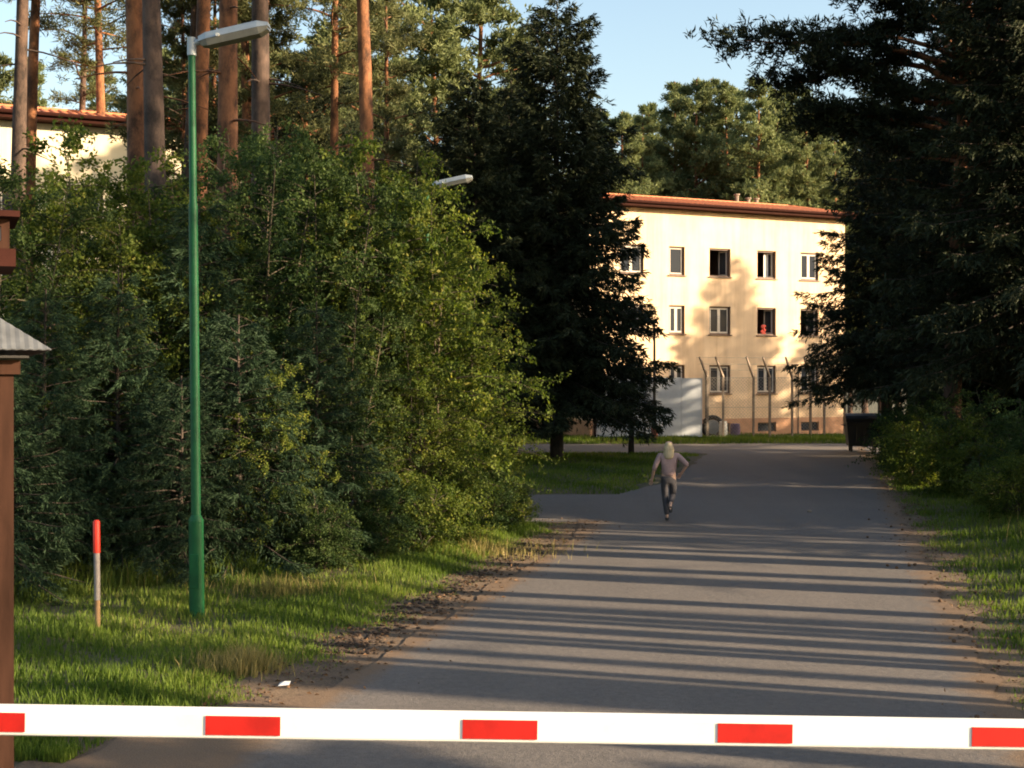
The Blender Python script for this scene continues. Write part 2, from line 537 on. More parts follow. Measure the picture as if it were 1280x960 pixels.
def make_spruce(seed, H, Rm, z0, nb, dens=1.0, tw=0.075, tl=0.30, r0=0.22, gappy=0.0, per=5, pw=0.82):
    rg = np.random.default_rng(seed)
    tr = Geo(); cr = Geo()
    path = trunk_path(H, rg, 0.05)
    path[0, 2] = -0.3
    tr.tube(path, np.linspace(r0, 0.015, len(path)), 8)
    P_, A_, L_, T_ = [], [], [], []
    for k in range(nb):
        u = (k + rg.random()) / nb
        z = z0 + (H - z0) * (1 - (1 - u) ** 0.75) * 0.985
        prof = ((H - z) / (H - z0)) ** pw
        r = Rm * prof * rg.uniform(0.62, 1.12) + 0.12
        if gappy and rg.random() < gappy: r *= 0.55
        az = k * 2.39996 + rg.normal(0, 0.25)
        d = np.array([math.cos(az), math.sin(az), 0])
        tt = np.linspace(0, 1, 7)
        up = 0.35 * u
        zz = r * (0.10 * tt + up * tt - (0.55 - 0.35 * u) * tt ** 2 + 0.20 * tt ** 5)
        base = interp(path, z)
        pts = base + d * (r * tt)[:, None] + np.stack([0 * tt, 0 * tt, zz], -1)
        tr.tube(pts, np.linspace(0.012 + 0.010 * r, 0.004, 7), 3, cap=False)
        m = int((9 + r * 16) * dens)
        s = rg.uniform(0.12, 1.0, m) ** 0.8
        bp = np.stack([np.interp(s, tt, pts[:, c]) for c in range(3)], -1)
        fw = unit(np.gradient(pts, axis=0))
        fd = np.stack([np.interp(s, tt, fw[:, c]) for c in range(3)], -1)
        side = np.cross(d, [0, 0, 1.0]) * np.where(rg.random(m) < 0.5, -1, 1)[:, None]
        tdir = unit(fd * rg.uniform(0.4, 1.0, m)[:, None] + side * rg.uniform(0.3, 1.1, m)[:, None] + np.array([0, 0, -1.0]) * rg.uniform(0.05, 0.75, m)[:, None])
        tlen = (0.22 + 0.34 * r * (1 - s) * 0.8 + 0.05) * rg.uniform(0.6, 1.3, m)
        tlen = np.minimum(tlen, 1.1)
        for j in range(per):
            q = rg.uniform(0.0, 0.95, m)
            p = bp + tdir * (tlen * q)[:, None] - np.array([0, 0, 1.0]) * (0.25 * tlen * q ** 2)[:, None]
            P_.append(p)
            A_.append(unit(tdir + rg.normal(0, 0.38, (m, 3)) - np.array([0, 0, 0.15])))
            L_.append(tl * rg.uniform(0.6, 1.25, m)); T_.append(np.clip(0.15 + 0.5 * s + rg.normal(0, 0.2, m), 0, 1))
    # leader tuft
    m = 40
    P_.append(np.array([path[-1, 0], path[-1, 1], H]) - np.array([0, 0, 1.0]) * rg.uniform(0, 1.0, m)[:, None])
    A_.append(unit(rg.normal(0, 0.6, (m, 3)) + np.array([0, 0, 0.7]))); L_.append(np.full(m, tl * 0.8)); T_.append(np.full(m, .6))
    P = np.concatenate(P_); A = np.concatenate(A_); L = np.concatenate(L_); T = np.concatenate(T_)
    rhombs(cr, P, A, L, tw * rg.uniform(0.7, 1.3, len(P)), rg, tint=T)
    return tr, cr


def make_pine(seed, H, cb, Rm, nl, puffs, r0=0.2, tl=0.24, tw=0.05, nb=12, stubs=8, top=1.0, sides=10, lean=0.0, extra=(), conic=False):
    rg = np.random.default_rng(seed)
    tr = Geo(); cr = Geo()
    path = trunk_path(H, rg, 0.22, 14, lean)
    path[0, 2] = -0.3
    u = np.linspace(0, 1, 14)
    rad = r0 * (1 - 0.80 * u ** 1.2) * rg.uniform(0.97, 1.03, 14); rad[0] *= 1.25
    tr.tube(path, rad, sides)
    for k in range(stubs):
        z = rg.uniform(0.3 * cb, cb * 1.02); az = rg.uniform(0, 2 * PI)
        b0 = interp(path, z); L = rg.uniform(0.3, 1.4)
        q = np.linspace(0, 1, 4)[:, None]
        tr.tube(b0 + q * L * np.array([math.cos(az), math.sin(az), 0]) + q ** 2 * np.array([0, 0, -0.25 * L]), np.linspace(0.03, 0.008, 4), 4, cap=False)
    P_, A_, T_ = [], [], []
    for k in range(nl + len(extra)):
        u = (min(k, nl - 1) + rg.random()) / nl
        z = cb + (H - cb) * u * 0.98
        prof = (0.45 + 0.9 * u) if u < 0.5 else (0.9 * (1 - (u - 0.5) / 0.5) ** 0.7 + 0.12) * top + 0.05
        if conic: prof = (1 - u) ** 0.75 * (1.0 + 0.25 * math.sin(u * 21 + seed)) * min(1, 0.55 + 1.8 * u) + 0.07
        r = Rm * prof * rg.uniform(0.6, 1.15)
        az = k * 2.39996 + rg.normal(0, 0.4)
        big = k >= nl
        if big:
            z, az, r = extra[k - nl]; u = 0.3
        d = np.array([math.cos(az), math.sin(az), 0]); sdv = np.array([-d[1], d[0], 0])
        tt = np.linspace(0, 1, 6)
        cv = rg.normal(0, 0.12) * r
        zz = r * ((0.12 + 0.45 * u) * tt - 0.12 * tt ** 2 + rg.normal(0, 0.05) * np.sin(tt * 5))
        pts = interp(path, z) + d * (r * tt)[:, None] + sdv * (cv * tt ** 2)[:, None] + np.stack([0 * tt, 0 * tt, zz], -1)
        tr.tube(pts, np.linspace(0.018 + 0.016 * r, 0.008, 6), 4, cap=False)
        m = int(puffs * (0.5 + 0.5 * r / Rm) * (3.6 if big else 1))
        s = rg.uniform(0.3, 1.05, m)
        bp = np.stack([np.interp(s, tt, pts[:, c]) for c in range(3)], -1)
        if big: m = len(s)
        spread = (0.16 if not big else 0.055) * r * (0.5 + s)
        bp = bp + rg.normal(0, 1, (m, 3)) * spread[:, None] * np.array([1, 1, 0.42]) + np.array([0, 0, 0.05])
        tn = np.clip(0.35 + rg.normal(0, 0.22, m), 0, 1)
        pd = unit(d * 0.7 + np.array([0, 0, 0.55]) + rg.normal(0, 0.5, (m, 3)))
        for j in range(nb):
            P_.append(bp + rg.normal(0, tl * 0.25, (m, 3)))
            A_.append(unit(pd * 0.7 + rg.normal(0, 0.65, (m, 3)))); T_.append(np.clip(tn + rg.normal(0, .1, m), 0, 1))
    P = np.concatenate(P_); A = np.concatenate(A_); T = np.concatenate(T_)
    rhombs(cr, P, A, tl * rg.uniform(0.6, 1.3, len(P)), tw * rg.uniform(0.7, 1.3, len(P)), rg, tint=T)
    return tr, cr


def make_leafy(seed, H, Rm, stems, nbr, ntw, nlf, lf=0.06, z0=0.12, stem_r=0.035, shape=1.0, lean=0.12):
    rg = np.random.default_rng(seed)
    tr = Geo(); cr = Geo()
    P_, A_, T_ = [], [], []
    for s_ in range(stems):
        az = s_ * 2 * PI / stems + rg.uniform(-0.5, 0.5)
        h = H * (1.0 if s_ == 0 else rg.uniform(0.62, 0.97))
        tt = np.linspace(0, 1, 8)
        ln = rg.uniform(0.3, 1.3) * lean * h * (0.3 if s_ == 0 else 1)
        sp = np.stack([np.cos(az) * (0.10 + ln * tt ** 1.3) + 0.07 * np.sin(tt * 7 + s_), np.sin(az) * (0.10 + ln * tt ** 1.3) + 0.07 * np.cos(tt * 6 + s_), h * tt - 0.15], -1)
        tr.tube(sp, np.linspace(stem_r, 0.006, 8), 6)
        for k in range(nbr):
            u = z0 + (0.98 - z0) * (k + rg.random()) / nbr
            prof = (math.sin(PI * min(1, (u * 0.86 + 0.12))) ** 0.7) * shape
            r = Rm * prof * rg.uniform(0.45, 1.1) + 0.15
            ba = k * 2.39996 + rg.normal(0, 0.5)
            d = np.array([math.cos(ba), math.sin(ba), 0])
            b0 = np.array([np.interp(u, tt, sp[:, c]) for c in range(3)])
            q = np.linspace(0, 1, 5)
            rise = rg.uniform(0.25, 0.9)
            pts = b0 + d * (r * q)[:, None] + np.stack([0 * q, 0 * q, r * (rise * q - 0.45 * q ** 2)], -1)
            tr.tube(pts, np.linspace(0.006 + 0.006 * r, 0.003, 5), 3, cap=False)
            cl_t = rg.uniform(0.1, 0.7)
            for j in range(ntw):
                qs = rg.uniform(0.25, 1.0)
                tb = np.array([np.interp(qs, q, pts[:, c]) for c in range(3)])
                td = unit(d * 0.5 + rg.normal(0, 0.7, 3) + np.array([0, 0, 0.1]))
                tl_ = rg.uniform(0.15, 0.45) * (0.6 + 0.3 * r)
                n = nlf
                P_.append(tb + td * (tl_ * rg.random(n))[:, None] + rg.normal(0, 0.035, (n, 3)))
                A_.append(unit(td * 0.5 + rg.normal(0, 0.7, (n, 3)) - np.array([0, 0, 0.25])))
                T_.append(np.clip(cl_t + rg.normal(0, 0.18, n), 0, 1))
    P = np.concatenate(P_); A = np.concatenate(A_); T = np.concatenate(T_)
    rhombs(cr, P, A, lf * rg.uniform(0.7, 1.4, len(P)), lf * 0.72 * rg.uniform(0.7, 1.3, len(P)), rg, tint=T, up=0.6)
    return tr, cr


class Proto:
    def __init__(s, geos, tm, cm, name):
        tr, cr = geos
        s.t = tr.mesh(name + '_trunk', tm, False, True); s.c = cr.mesh(name + '_crown', cm, True)

    def place(s, name, label, x, y, scale=1.0, rotz=0.0, group=None, cat='tree', tilt=(0, 0), sz=None):
        o = thing(name, label, cat, (x, y, float(ground_z(x, y)) - 0.02), 0, group, (scale, scale, scale * (sz or 1)))
        o.rotation_euler = (tilt[0], tilt[1], rotz)
        link('trunk' if cat != 'shrub' else 'stem', s.t, o); link('crown', s.c, o)
        return o


PR = {}
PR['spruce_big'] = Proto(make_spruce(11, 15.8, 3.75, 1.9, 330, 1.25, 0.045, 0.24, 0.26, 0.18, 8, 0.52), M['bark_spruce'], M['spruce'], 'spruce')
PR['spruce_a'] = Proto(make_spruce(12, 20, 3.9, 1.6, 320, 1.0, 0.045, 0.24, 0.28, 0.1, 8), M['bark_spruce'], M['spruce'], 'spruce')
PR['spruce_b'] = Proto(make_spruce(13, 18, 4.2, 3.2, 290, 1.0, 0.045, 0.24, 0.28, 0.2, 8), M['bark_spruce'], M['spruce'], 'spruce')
PR['spruce_young'] = Proto(make_spruce(14, 5.6, 1.9, 0.15, 120, 1.2, 0.016, 0.115, 0.07, 0.1, 16), M['bark_spruce'], M['pine_dark'], 'young_conifer')
PR['spruce_young2'] = Proto(make_spruce(15, 4.2, 1.7, 0.1, 100, 1.2, 0.016, 0.115, 0.06, 0.1, 16), M['bark_spruce'], M['pine_dark'], 'young_conifer')
PR['spruce_stem'] = Proto(make_spruce(16, 3.7, 1.15, 1.55, 46, 1.0, 0.03, 0.18, 0.13, 0, 8), M['bark_spruce'], M['spruce'], 'stem_conifer')
PR['pine_a'] = Proto(make_pine(21, 23, 13.5, 2.9, 30, 26, 0.20, 0.24, 0.034, 18), M['bark_pine'], M['pine'], 'pine')
PR['pine_b'] = Proto(make_pine(22, 24, 14.5, 3.1, 28, 26, 0.20, 0.24, 0.034, 18, stubs=14), M['bark_pine_grey'], M['pine'], 'pine')
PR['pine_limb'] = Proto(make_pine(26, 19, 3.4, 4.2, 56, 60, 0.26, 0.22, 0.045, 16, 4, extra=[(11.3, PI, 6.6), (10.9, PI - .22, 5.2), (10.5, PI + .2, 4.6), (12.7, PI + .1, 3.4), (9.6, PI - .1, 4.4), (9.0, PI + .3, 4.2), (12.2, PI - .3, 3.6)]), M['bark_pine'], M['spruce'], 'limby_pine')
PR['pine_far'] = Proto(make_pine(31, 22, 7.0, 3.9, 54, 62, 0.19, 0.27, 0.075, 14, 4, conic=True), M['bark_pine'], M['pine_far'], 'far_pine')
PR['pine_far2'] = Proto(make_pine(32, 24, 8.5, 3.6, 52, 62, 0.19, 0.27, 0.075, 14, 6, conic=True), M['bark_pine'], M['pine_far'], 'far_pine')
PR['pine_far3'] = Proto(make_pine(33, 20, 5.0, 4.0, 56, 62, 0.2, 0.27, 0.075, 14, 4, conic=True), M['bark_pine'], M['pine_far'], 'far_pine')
PR['pine_bushy'] = Proto(make_pine(34, 15.5, 4.2, 2.7, 46, 44, 0.15, 0.20, 0.032, 22, 4, conic=True), M['bark_pine'], M['pine'], 'bushy_pine')
PR['leafy_a'] = Proto(make_leafy(41, 6.2, 1.6, 3, 40, 9, 17, 0.068), M['bark_young'], M['leaf'], 'leafy')
PR['leafy_b'] = Proto(make_leafy(42, 5.4, 1.8, 4, 32, 9, 18, 0.055), M['bark_young'], M['leaf'], 'leafy')
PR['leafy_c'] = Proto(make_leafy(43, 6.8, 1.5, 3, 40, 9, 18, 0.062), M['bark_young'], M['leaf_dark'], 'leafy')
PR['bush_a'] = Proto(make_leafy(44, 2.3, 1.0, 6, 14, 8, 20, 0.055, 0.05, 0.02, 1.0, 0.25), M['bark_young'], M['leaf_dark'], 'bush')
PR['bush_b'] = Proto(make_leafy(45, 1.5, 0.8, 6, 11, 8, 18, 0.05, 0.05, 0.015, 1.0, 0.3), M['bark_young'], M['leaf'], 'bush')

# tall bare pine trunks behind the thicket (px of trunk at the top of the frame, distance, proto, label)
PT = 'tall pines rising behind the thicket'
for px, d, k, sc_, rz, lab in [
    (20, 33, 'pine_b', 1.0, 0.3, 'slim dark pine trunk nearest the left frame edge crossing the pale far building'),
    (42, 36, 'pine_a', 0.95, 2.0, 'slim reddish pine trunk just right of the darkest one at far left'),
    (92, 46, 'pine_b', 0.85, 1.4, 'thin distant pine trunk over the pale far building roof'),
    (126, 44, 'pine_a', 1.0, 4.0, 'thin pine trunk rising beyond the right end of the pale wall'),
    (163, 26, 'pine_a', 1.05, 5.1, 'orange barked pine paired with a straight grey one behind the lamp'),
    (178, 33, 'pine_b', 0.85, 2.6, 'narrow shaded pine squeezed between orange and grey trunks'),
    (196, 24.5, 'pine_b', 1.0, 3.3, 'thick straight grey barked pine left of the green lamp post'),
    (231, 35, 'pine_b', 0.95, 0.9, 'dark pine trunk directly behind the top of the green lamp'),
    (256, 27.5, 'pine_a', 0.92, 1.2, 'bright orange pine trunk right beside the green lamp post'),
    (288, 25.5, 'pine_a', 1.08, 2.8, 'thick brown pine whose trunk passes behind the lamp head'),
    (308, 34.5, 'pine_a', 0.85, 3.9, 'thin reddish pine between two thick brown trunks'),
    (327, 29, 'pine_b', 1.1, 5.6, 'dark thick pine just beyond the tip of the lamp head'),
    (418, 34, 'pine_a', 0.75, 0.1, 'slim pine trunk standing alone left of the twin brown trunk'),
    (453, 32, 'pine_a', 1.0, 4.6, 'brown pine trunk rising from the lit middle of the thicket'),
]:
    x = at(px, d)
    o = PR[k].place('pine_tree', lab, x, d, sc_ * 1.18, rz, PT, sz=1 / 1.18)

# thicket of young trees on the left verge
TH = 'young trees of the roadside thicket'
TK = [
    (582, 23.6, 'leafy_b', 0.92, 0.2, 'sunlit leafy young tree at the thicket end by the side road'),
    (540, 22.6, 'leafy_a', 1.0, 1.1, 'tall sunlit young tree below the second street lamp head'),
    (470, 22.2, 'leafy_a', 1.14, 2.3, 'leafy young tree under the lone pair of slim pine trunks'),
    (520, 21.2, 'leafy_b', 0.66, 3.1, 'low lit leafy tree bulging toward the road verge'),
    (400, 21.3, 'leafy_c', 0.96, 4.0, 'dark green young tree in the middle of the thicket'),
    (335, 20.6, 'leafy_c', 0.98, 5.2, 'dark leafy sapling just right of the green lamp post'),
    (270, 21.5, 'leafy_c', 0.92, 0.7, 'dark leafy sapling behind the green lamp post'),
    (200, 20.6, 'leafy_a', 0.98, 1.9, 'leafy young tree left of the green lamp post'),
    (112, 20.2, 'leafy_a', 1.05, 2.7, 'tall airy young tree in front of the pale far building'),
    (45, 19.3, 'leafy_b', 1.06, 3.6, 'broad yellow green young tree at the left frame edge'),
    (5, 18.4, 'leafy_c', 0.85, 4.4, 'dark young tree behind the corrugated shelter roof'),
    (440, 19.8, 'leafy_c', 0.60, 5.0, 'low dark leafy sapling at the foot of the thicket'),
    (340, 18.6, 'leafy_b', 0.55, 0.4, 'short leafy sapling over the dry grass patch'),
    (612, 24.2, 'leafy_b', 0.42, 0.9, 'small leafy tree at the very corner of the side road'),
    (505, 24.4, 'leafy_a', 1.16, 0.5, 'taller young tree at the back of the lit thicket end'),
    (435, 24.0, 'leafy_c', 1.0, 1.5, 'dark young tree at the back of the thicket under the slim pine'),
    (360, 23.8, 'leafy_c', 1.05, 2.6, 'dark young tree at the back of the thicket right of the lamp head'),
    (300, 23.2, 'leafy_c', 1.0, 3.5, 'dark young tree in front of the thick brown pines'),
    (160, 22.8, 'leafy_a', 0.93, 4.8, 'young tree at the back of the thicket below the orange pine'),
    (80, 22.0, 'leafy_b', 1.10, 1.3, 'leafy young tree covering the lower part of the pale far building'),
    (160, 19.6, 'leafy_b', 0.9, 4.1, 'leafy young tree between the marker post and the lamp'),
    (548, 27.2, 'leafy_a', 0.96, 5.6, 'young tree in front of the second street lamp pole'),
]
for px, d, k, sc_, rz, lab in TK:
    PR[k].place('young_tree', lab, at(px, d), d, sc_, rz, TH)
for px, d, k, sc_, rz, lab in [
    (150, 18.2, 'spruce_young', 0.74, 0.3, 'young dark conifer behind the red tipped marker post'),
    (60, 17.6, 'spruce_young', 0.70, 2.1, 'young dark conifer left of the red tipped marker post'),
    (225, 17.6, 'spruce_young2', 0.66, 1.0, 'small dark conifer just left of the lamp post foot'),
    (300, 18.4, 'spruce_young2', 0.86, 4.0, 'dark young conifer just right of the lamp post'),
    (10, 16.2, 'spruce_young2', 0.72, 5.0, 'dark young conifer beside the brown shelter post'),
    (395, 19.4, 'spruce_young', 0.68, 3.0, 'dark young conifer in the middle of the thicket foot'),
    (250, 20.0, 'spruce_young', 0.92, 0.0, 'taller dark young conifer hidden in the thicket behind the lamp'),
]:
    PR[k].place('young_conifer', lab, at(px, d), d, sc_, rz, 'young conifers in the roadside thicket')
for px, d, k, sc_, rz, lab in [
    (560, 21.2, 'bush_b', 0.9, 0.1, 'low lit shrub at the thicket foot near the road bend'),
    (604, 23.0, 'bush_a', 0.72, 1.1, 'rounded shrub at the side road corner'),
    (520, 20.0, 'bush_b', 0.9, 2.2, 'low shrub above the dirt gully'),
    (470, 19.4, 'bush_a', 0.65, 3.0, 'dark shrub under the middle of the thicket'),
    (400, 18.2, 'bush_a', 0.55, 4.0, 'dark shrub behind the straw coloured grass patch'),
    (640, 24.2, 'bush_b', 0.55, 0.6, 'small shrub spilling onto the side road edge'),
]:
    PR[k].place('shrub', lab, at(px, d), d, sc_, rz, 'shrubs at the thicket foot', 'shrub')

# big spruce on the grass island and its neighbours
PR['spruce_big'].place('spruce_tree', 'big dark drooping spruce on the grass island left of the cream building', at(696, 44), 44, 1.0, 0.4)
PR['spruce_big'].place('spruce_tree', 'dark spruce behind the thicket left of the island spruce', at(592, 42), 42, 0.80, 2.6)
PR['spruce_b'].place('spruce_tree', 'dark slim spruce standing behind the second street lamp', at(640, 48), 48, 0.80, 3.0)
PR['spruce_stem'].place('young_conifer', 'small dark conifer on a bare stem before the white wall', at(789, 47.6), 47.6, 1.0, 1.0)
for px, d, k, sc_, rz, lab in [
    (218, 36, 'pine_bushy', 0.95, 1.0, 'bushy green pine filling the gap just left of the lamp head'),
    (275, 37, 'pine_bushy', 1.0, 2.2, 'bushy green pine behind the lamp head'),
    (345, 35, 'pine_bushy', 0.96, 4.1, 'bushy green pine right of the dark thick trunk'),
    (480, 45, 'pine_bushy', 1.1, 5.0, 'bushy dark green pine behind the brown trunk by the sky gap'),
    (435, 50, 'pine_bushy', 1.3, 0.3, 'bushy green pine behind the two slim trunks'),
]:
    PR[k].place('pine_tree', lab, at(px, d), d, sc_, rz, 'bushy pines behind the tall trunks')
PR['pine_limb'].place('pine_tree', 'bushy dark pine crown between the slim pine trunks', at(385, 35.5), 35.5, 0.62, 2.0)
PR['pine_far'].place('pine_tree', 'sunlit pale green pine behind the dark spruces', at(545, 62), 62, 1.12, 0.7)
PR['pine_far3'].place('pine_tree', 'broad sunlit pine right of the pale green one', at(598, 64), 64, 1.28, 2.9)
PR['pine_far2'].place('pine_tree', 'sunlit pine whose top shows left of the spruce tip', at(640, 70), 70, 0.9, 4.4)

# dark trees on the right of the road
RT = 'dark trees on the right roadside'
for px, d, k, sc_, rz, lab in [
    (1190, 35, 'pine_limb', 0.98, 0.0, 'dark limby pine reaching long branches over the road from the right'),
    (1108, 47.5, 'spruce_b', 0.86, 1.7, 'dark spruce hiding the right end of the cream building'),
    (1220, 42, 'spruce_a', 0.95, 3.0, 'dense dark spruce behind the shrubs right of the road'),
    (1305, 33, 'spruce_b', 1.05, 4.5, 'dark spruce with hanging boughs at the right frame edge'),
    (1240, 48, 'spruce_b', 1.1, 5.3, 'tall dark spruce deeper in the wood at right'),
    (1330, 40, 'spruce_a', 1.05, 0.2, 'dark spruce filling the wood beyond the right edge trees'),
]:
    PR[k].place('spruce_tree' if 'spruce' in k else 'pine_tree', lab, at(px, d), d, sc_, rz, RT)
for px, d, k, sc_, rz, lab in [
    (1140, 38.5, 'bush_a', 1.15, 0.4, 'rounded shrub with lighter top behind the black bin'),
    (1128, 44.5, 'bush_a', 0.85, 4.4, 'dark shrub right beside the black bin'),
    (1185, 34.5, 'bush_a', 1.05, 1.9, 'dark shrub in the middle of the right verge'),
    (1160, 37, 'bush_b', 1.3, 2.2, 'low shrub in front of the rounded one at right'),
    (1235, 31, 'bush_a', 1.15, 2.8, 'dark shrub below the hanging spruce boughs'),
    (1285, 27, 'bush_a', 1.05, 3.6, 'shrub at the right frame edge behind tall dry grass'),
    (1265, 24.5, 'bush_b', 0.9, 5.1, 'low lit shrub among the tall dry grass at right'),
    (1150, 33.5, 'bush_b', 1.25, 3.1, 'light green shrub at the head of the right grass strip'),
    (1195, 30.5, 'bush_b', 1.35, 2.4, 'light green shrub at the foot of the limby pine'),
    (1220, 29.5, 'bush_b', 0.95, 0.8, 'low dark shrub at the end of the right grass strip'),
]:
    PR[k].place('shrub', lab, at(px, d), d, sc_, rz, 'shrubs on the right verge', 'shrub')

# sunlit pine forest behind the cream building, and the belt behind the left building
rg = np.random.default_rng(5)
fk = ['pine_far', 'pine_far2', 'pine_far3']
for k in range(26):
    row = k % 2
    d = (82 if row == 0 else 96) + rg.uniform(-4, 4)
    x = at(735 + k * 17 + rg.uniform(-10, 10), d)
    top = zat(rg.uniform(92, 135) if 815 < 735 + k * 17 < 1010 else rg.uniform(125, 150), d)
    p = fk[k % 3]; H0 = {'pine_far': 22, 'pine_far2': 24, 'pine_far3': 20}[p]
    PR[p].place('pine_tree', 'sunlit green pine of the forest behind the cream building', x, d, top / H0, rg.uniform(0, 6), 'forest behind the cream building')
for k in range(22):
    d = rg.uniform(58, 92)
    x = at(-60 + k * 27 + rg.uniform(-10, 10), d)
    p = fk[k % 3]
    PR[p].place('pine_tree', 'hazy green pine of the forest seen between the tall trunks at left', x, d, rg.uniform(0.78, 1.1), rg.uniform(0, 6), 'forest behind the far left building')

# woodland out of frame on the right that throws the shade across the road
OW = 'woodland right of the road'
for x, y, k, sc_ in [
    (11.5, 6.5, 'pine_a', 1.0), (15.5, 9.6, 'pine_b', 1.05), (13.2, 12.5, 'pine_a', .95), (19.5, 6.0, 'pine_a', 1.1), (22.5, 11.5, 'pine_b', 1.1),
    (17.5, 15.5, 'pine_a', 1.0), (25.5, 7.2, 'pine_a', 1.05), (28, 14.2, 'pine_b', 1.0), (20.5, 18.8, 'pine_a', 1.0), (30.5, 9.2, 'pine_a', 1.1),
    (24.0, 4.2, 'pine_b', 1.0), (33, 5.5, 'pine_a', 1.05), (16.2, 3.0, 'pine_b', 1.0), (29.5, 2.0, 'pine_a', 1.1)]:
    PR[k].place('pine_tree', 'tall pine in the wood out of view right of the road', x, y, sc_, x * 1.7, OW)
for x, y, k, sc_ in [
    (21.8, 35.2, 'spruce_b', 1.1), (23, 24.8, 'spruce_a', 1.0), (27, 37, 'spruce_a', 1.1), (22, 42, 'spruce_b', 1.1),
    (24, 55, 'pine_bushy', 0.56), (35, 34, 'spruce_b', 1.15), (13.6, 4.0, 'spruce_a', 0.46),
    (18.6, 22.4, 'spruce_a', 0.95), (25.5, 22.6, 'spruce_b', 1.0), (31, 20.5, 'spruce_a', 1.05), (37, 18, 'spruce_b', 1.0), (36, 50.9, 'pine_bushy', 0.80), (36.5, 53.4, 'pine_bushy', 0.86), (36, 56.2, 'pine_bushy', 0.84), (36.5, 59.4, 'pine_bushy', 0.80), (42, 47.5, 'spruce_a', 0.9), (47, 51.9, 'spruce_b', 1.1), (43, 56.5, 'pine_bushy', 0.9)]:
    PR[k].place('spruce_tree' if 'spruce' in k else 'pine_tree', ('dark spruce' if 'spruce' in k else 'bushy pine') + ' in the wood out of view right of the road', x, y, sc_, x * 1.3, OW)
for x, y, k, sc_ in [(19.5, 16.8, 'leafy_a', 1.0)]:
    PR[k].place('young_tree', 'leafy young tree in the wood out of view right of the road', x, y, sc_, x, OW)
for x, y, sc_ in [(10.2, 10.4, .62), (13.9, 14.9, .7), (12.4, 7.6, .66), (15.8, 18.4, .72), (21.4, 14.2, .82), (24.4, 16.8, .9), (10, 9.2, .5), (18, 7.3, .8), (14, 9.5, .62), (22, 8.4, .9), (11.5, 12, .6), (12, 14.4, .8), (20, 13.2, .7), (11.5, 17, .55), (16, 16.7, .95), (24, 15.5, .8), (13, 19.9, .6), (19, 18.8, .9), (12.5, 11, .5)]:
    PR['pine_b'].place('pine_tree', 'thin pine in the wood out of view right of the road', x, y, sc_, x * 2.1, OW, sz=1.0 / sc_)


# ------------------------------------------------------------------ grass
def grass(name, label, n, sample, hmin, hmax, wd, mat, seed, lean=0.5):
    rg = np.random.default_rng(seed)
    P, hs = sample(rg, n)
    n = len(P)
    h = rg.uniform(hmin, hmax, n) * hs
    az = rg.uniform(0, 2 * PI, n); la = rg.uniform(0, 2 * PI, n); ll = rg.uniform(0.05, lean, n) * h
    sd = np.stack([np.cos(az), np.sin(az), 0 * az], -1)
    ld = np.stack([np.cos(la), np.sin(la), 0 * la], -1) * ll[:, None]
    up = np.array([0, 0, 1.0])
    w_ = (wd * rg.uniform(0.6, 1.4, n))[:, None]
    m1 = P + up * (0.55 * h)[:, None] + ld * 0.35
    v = np.stack([P - sd * w_ / 2, P + sd * w_ / 2, m1 + sd * w_ * .4, m1 - sd * w_ * .4, P + up * h[:, None] * 0.95 + ld], 1).reshape(-1, 3)
    k = np.arange(n) * 5
    tn = np.clip(0.4 + 0.25 * np.sin(P[:, 0] * 1.7 + P[:, 1]) + rg.normal(0, 0.2, n), 0, 1)
    g = Geo()
    g.add(v, np.stack([k, k + 1, k + 2, k + 3], -1), 0, tn)
    g.v.append(np.zeros((0, 3))); g.f.append(np.stack([k + 3, k + 2, k + 4], -1)); g.mi.append(np.zeros(n, np.int32)); g.tint.append(tn)
    return tag(obj(name, g, mat, tint=True), label, 'grass', kind='stuff')


def clump(x, y):
    return 0.55 + 0.45 * np.sin(2.3 * x + 1.1 * y) * np.sin(1.9 * y - 0.8 * x) + 0.25 * np.sin(7 * x + 3) * np.sin(6 * y)


def left_verge(rg, n):
    s = 8.2 + 17.0 * rg.random(n) ** 1.25; wv = -4.6 - 8.0 * rg.random(n) ** 1.2
    wv = wv - smooth(11.0, 9.0, s) * 0.75
    x, y = xy(wv, s)
    c = clump(x, y)
    edge = smooth(-4.65, -5.3, wv + 0.25 * np.sin(3 * s))
    keep = (rg.random(n) < np.clip(0.25 + 0.75 * c, 0, 1) * (0.22 + 0.78 * edge)) & (y < 24.8)
    x, y, c, e = x[keep], y[keep], c[keep], edge[keep]
    return np.stack([x, y, ground_z(x, y) - 0.01], -1), (0.6 + 0.5 * c) * (0.45 + 0.55 * e)


grass('grass', 'uneven green grass on the left verge in front of the thicket', 200000, left_verge, 0.05, 0.16, 0.011, M['grass'], 1)


def right_verge(rg, n):
    s = 7 + 42.0 * rg.random(n) ** 1.3; wv = 1.55 + 4.6 * rg.random(n) ** 1.15
    x, y = xy(wv, s)
    c = clump(x + 3, y)
    edge = smooth(1.5, 2.15, wv + 0.2 * np.sin(2.3 * s))
    keep = rg.random(n) < np.clip(0.3 + 0.7 * c, 0, 1) * (0.15 + 0.85 * edge)
    x, y, c, e = x[keep], y[keep], c[keep], edge[keep]
    return np.stack([x, y, ground_z(x, y) - 0.01], -1), (0.6 + 0.5 * c) * (0.4 + 0.6 * e)


grass('grass', 'sunlit green grass strip on the right verge', 115000, right_verge, 0.06, 0.2, 0.013, M['grass'], 2)


def island(rg, n):
    x = rg.uniform(-9, 7.5, n); y = rg.uniform(31.3, 48.3, n)
    wv, s = ws(x, y)
    keep = wv < -4.75 + 0.15 * np.sin(2 * s)
    x, y = x[keep], y[keep]
    return np.stack([x, y, ground_z(x, y) - 0.01], -1), 0.6 + 0.4 * clump(x, y)


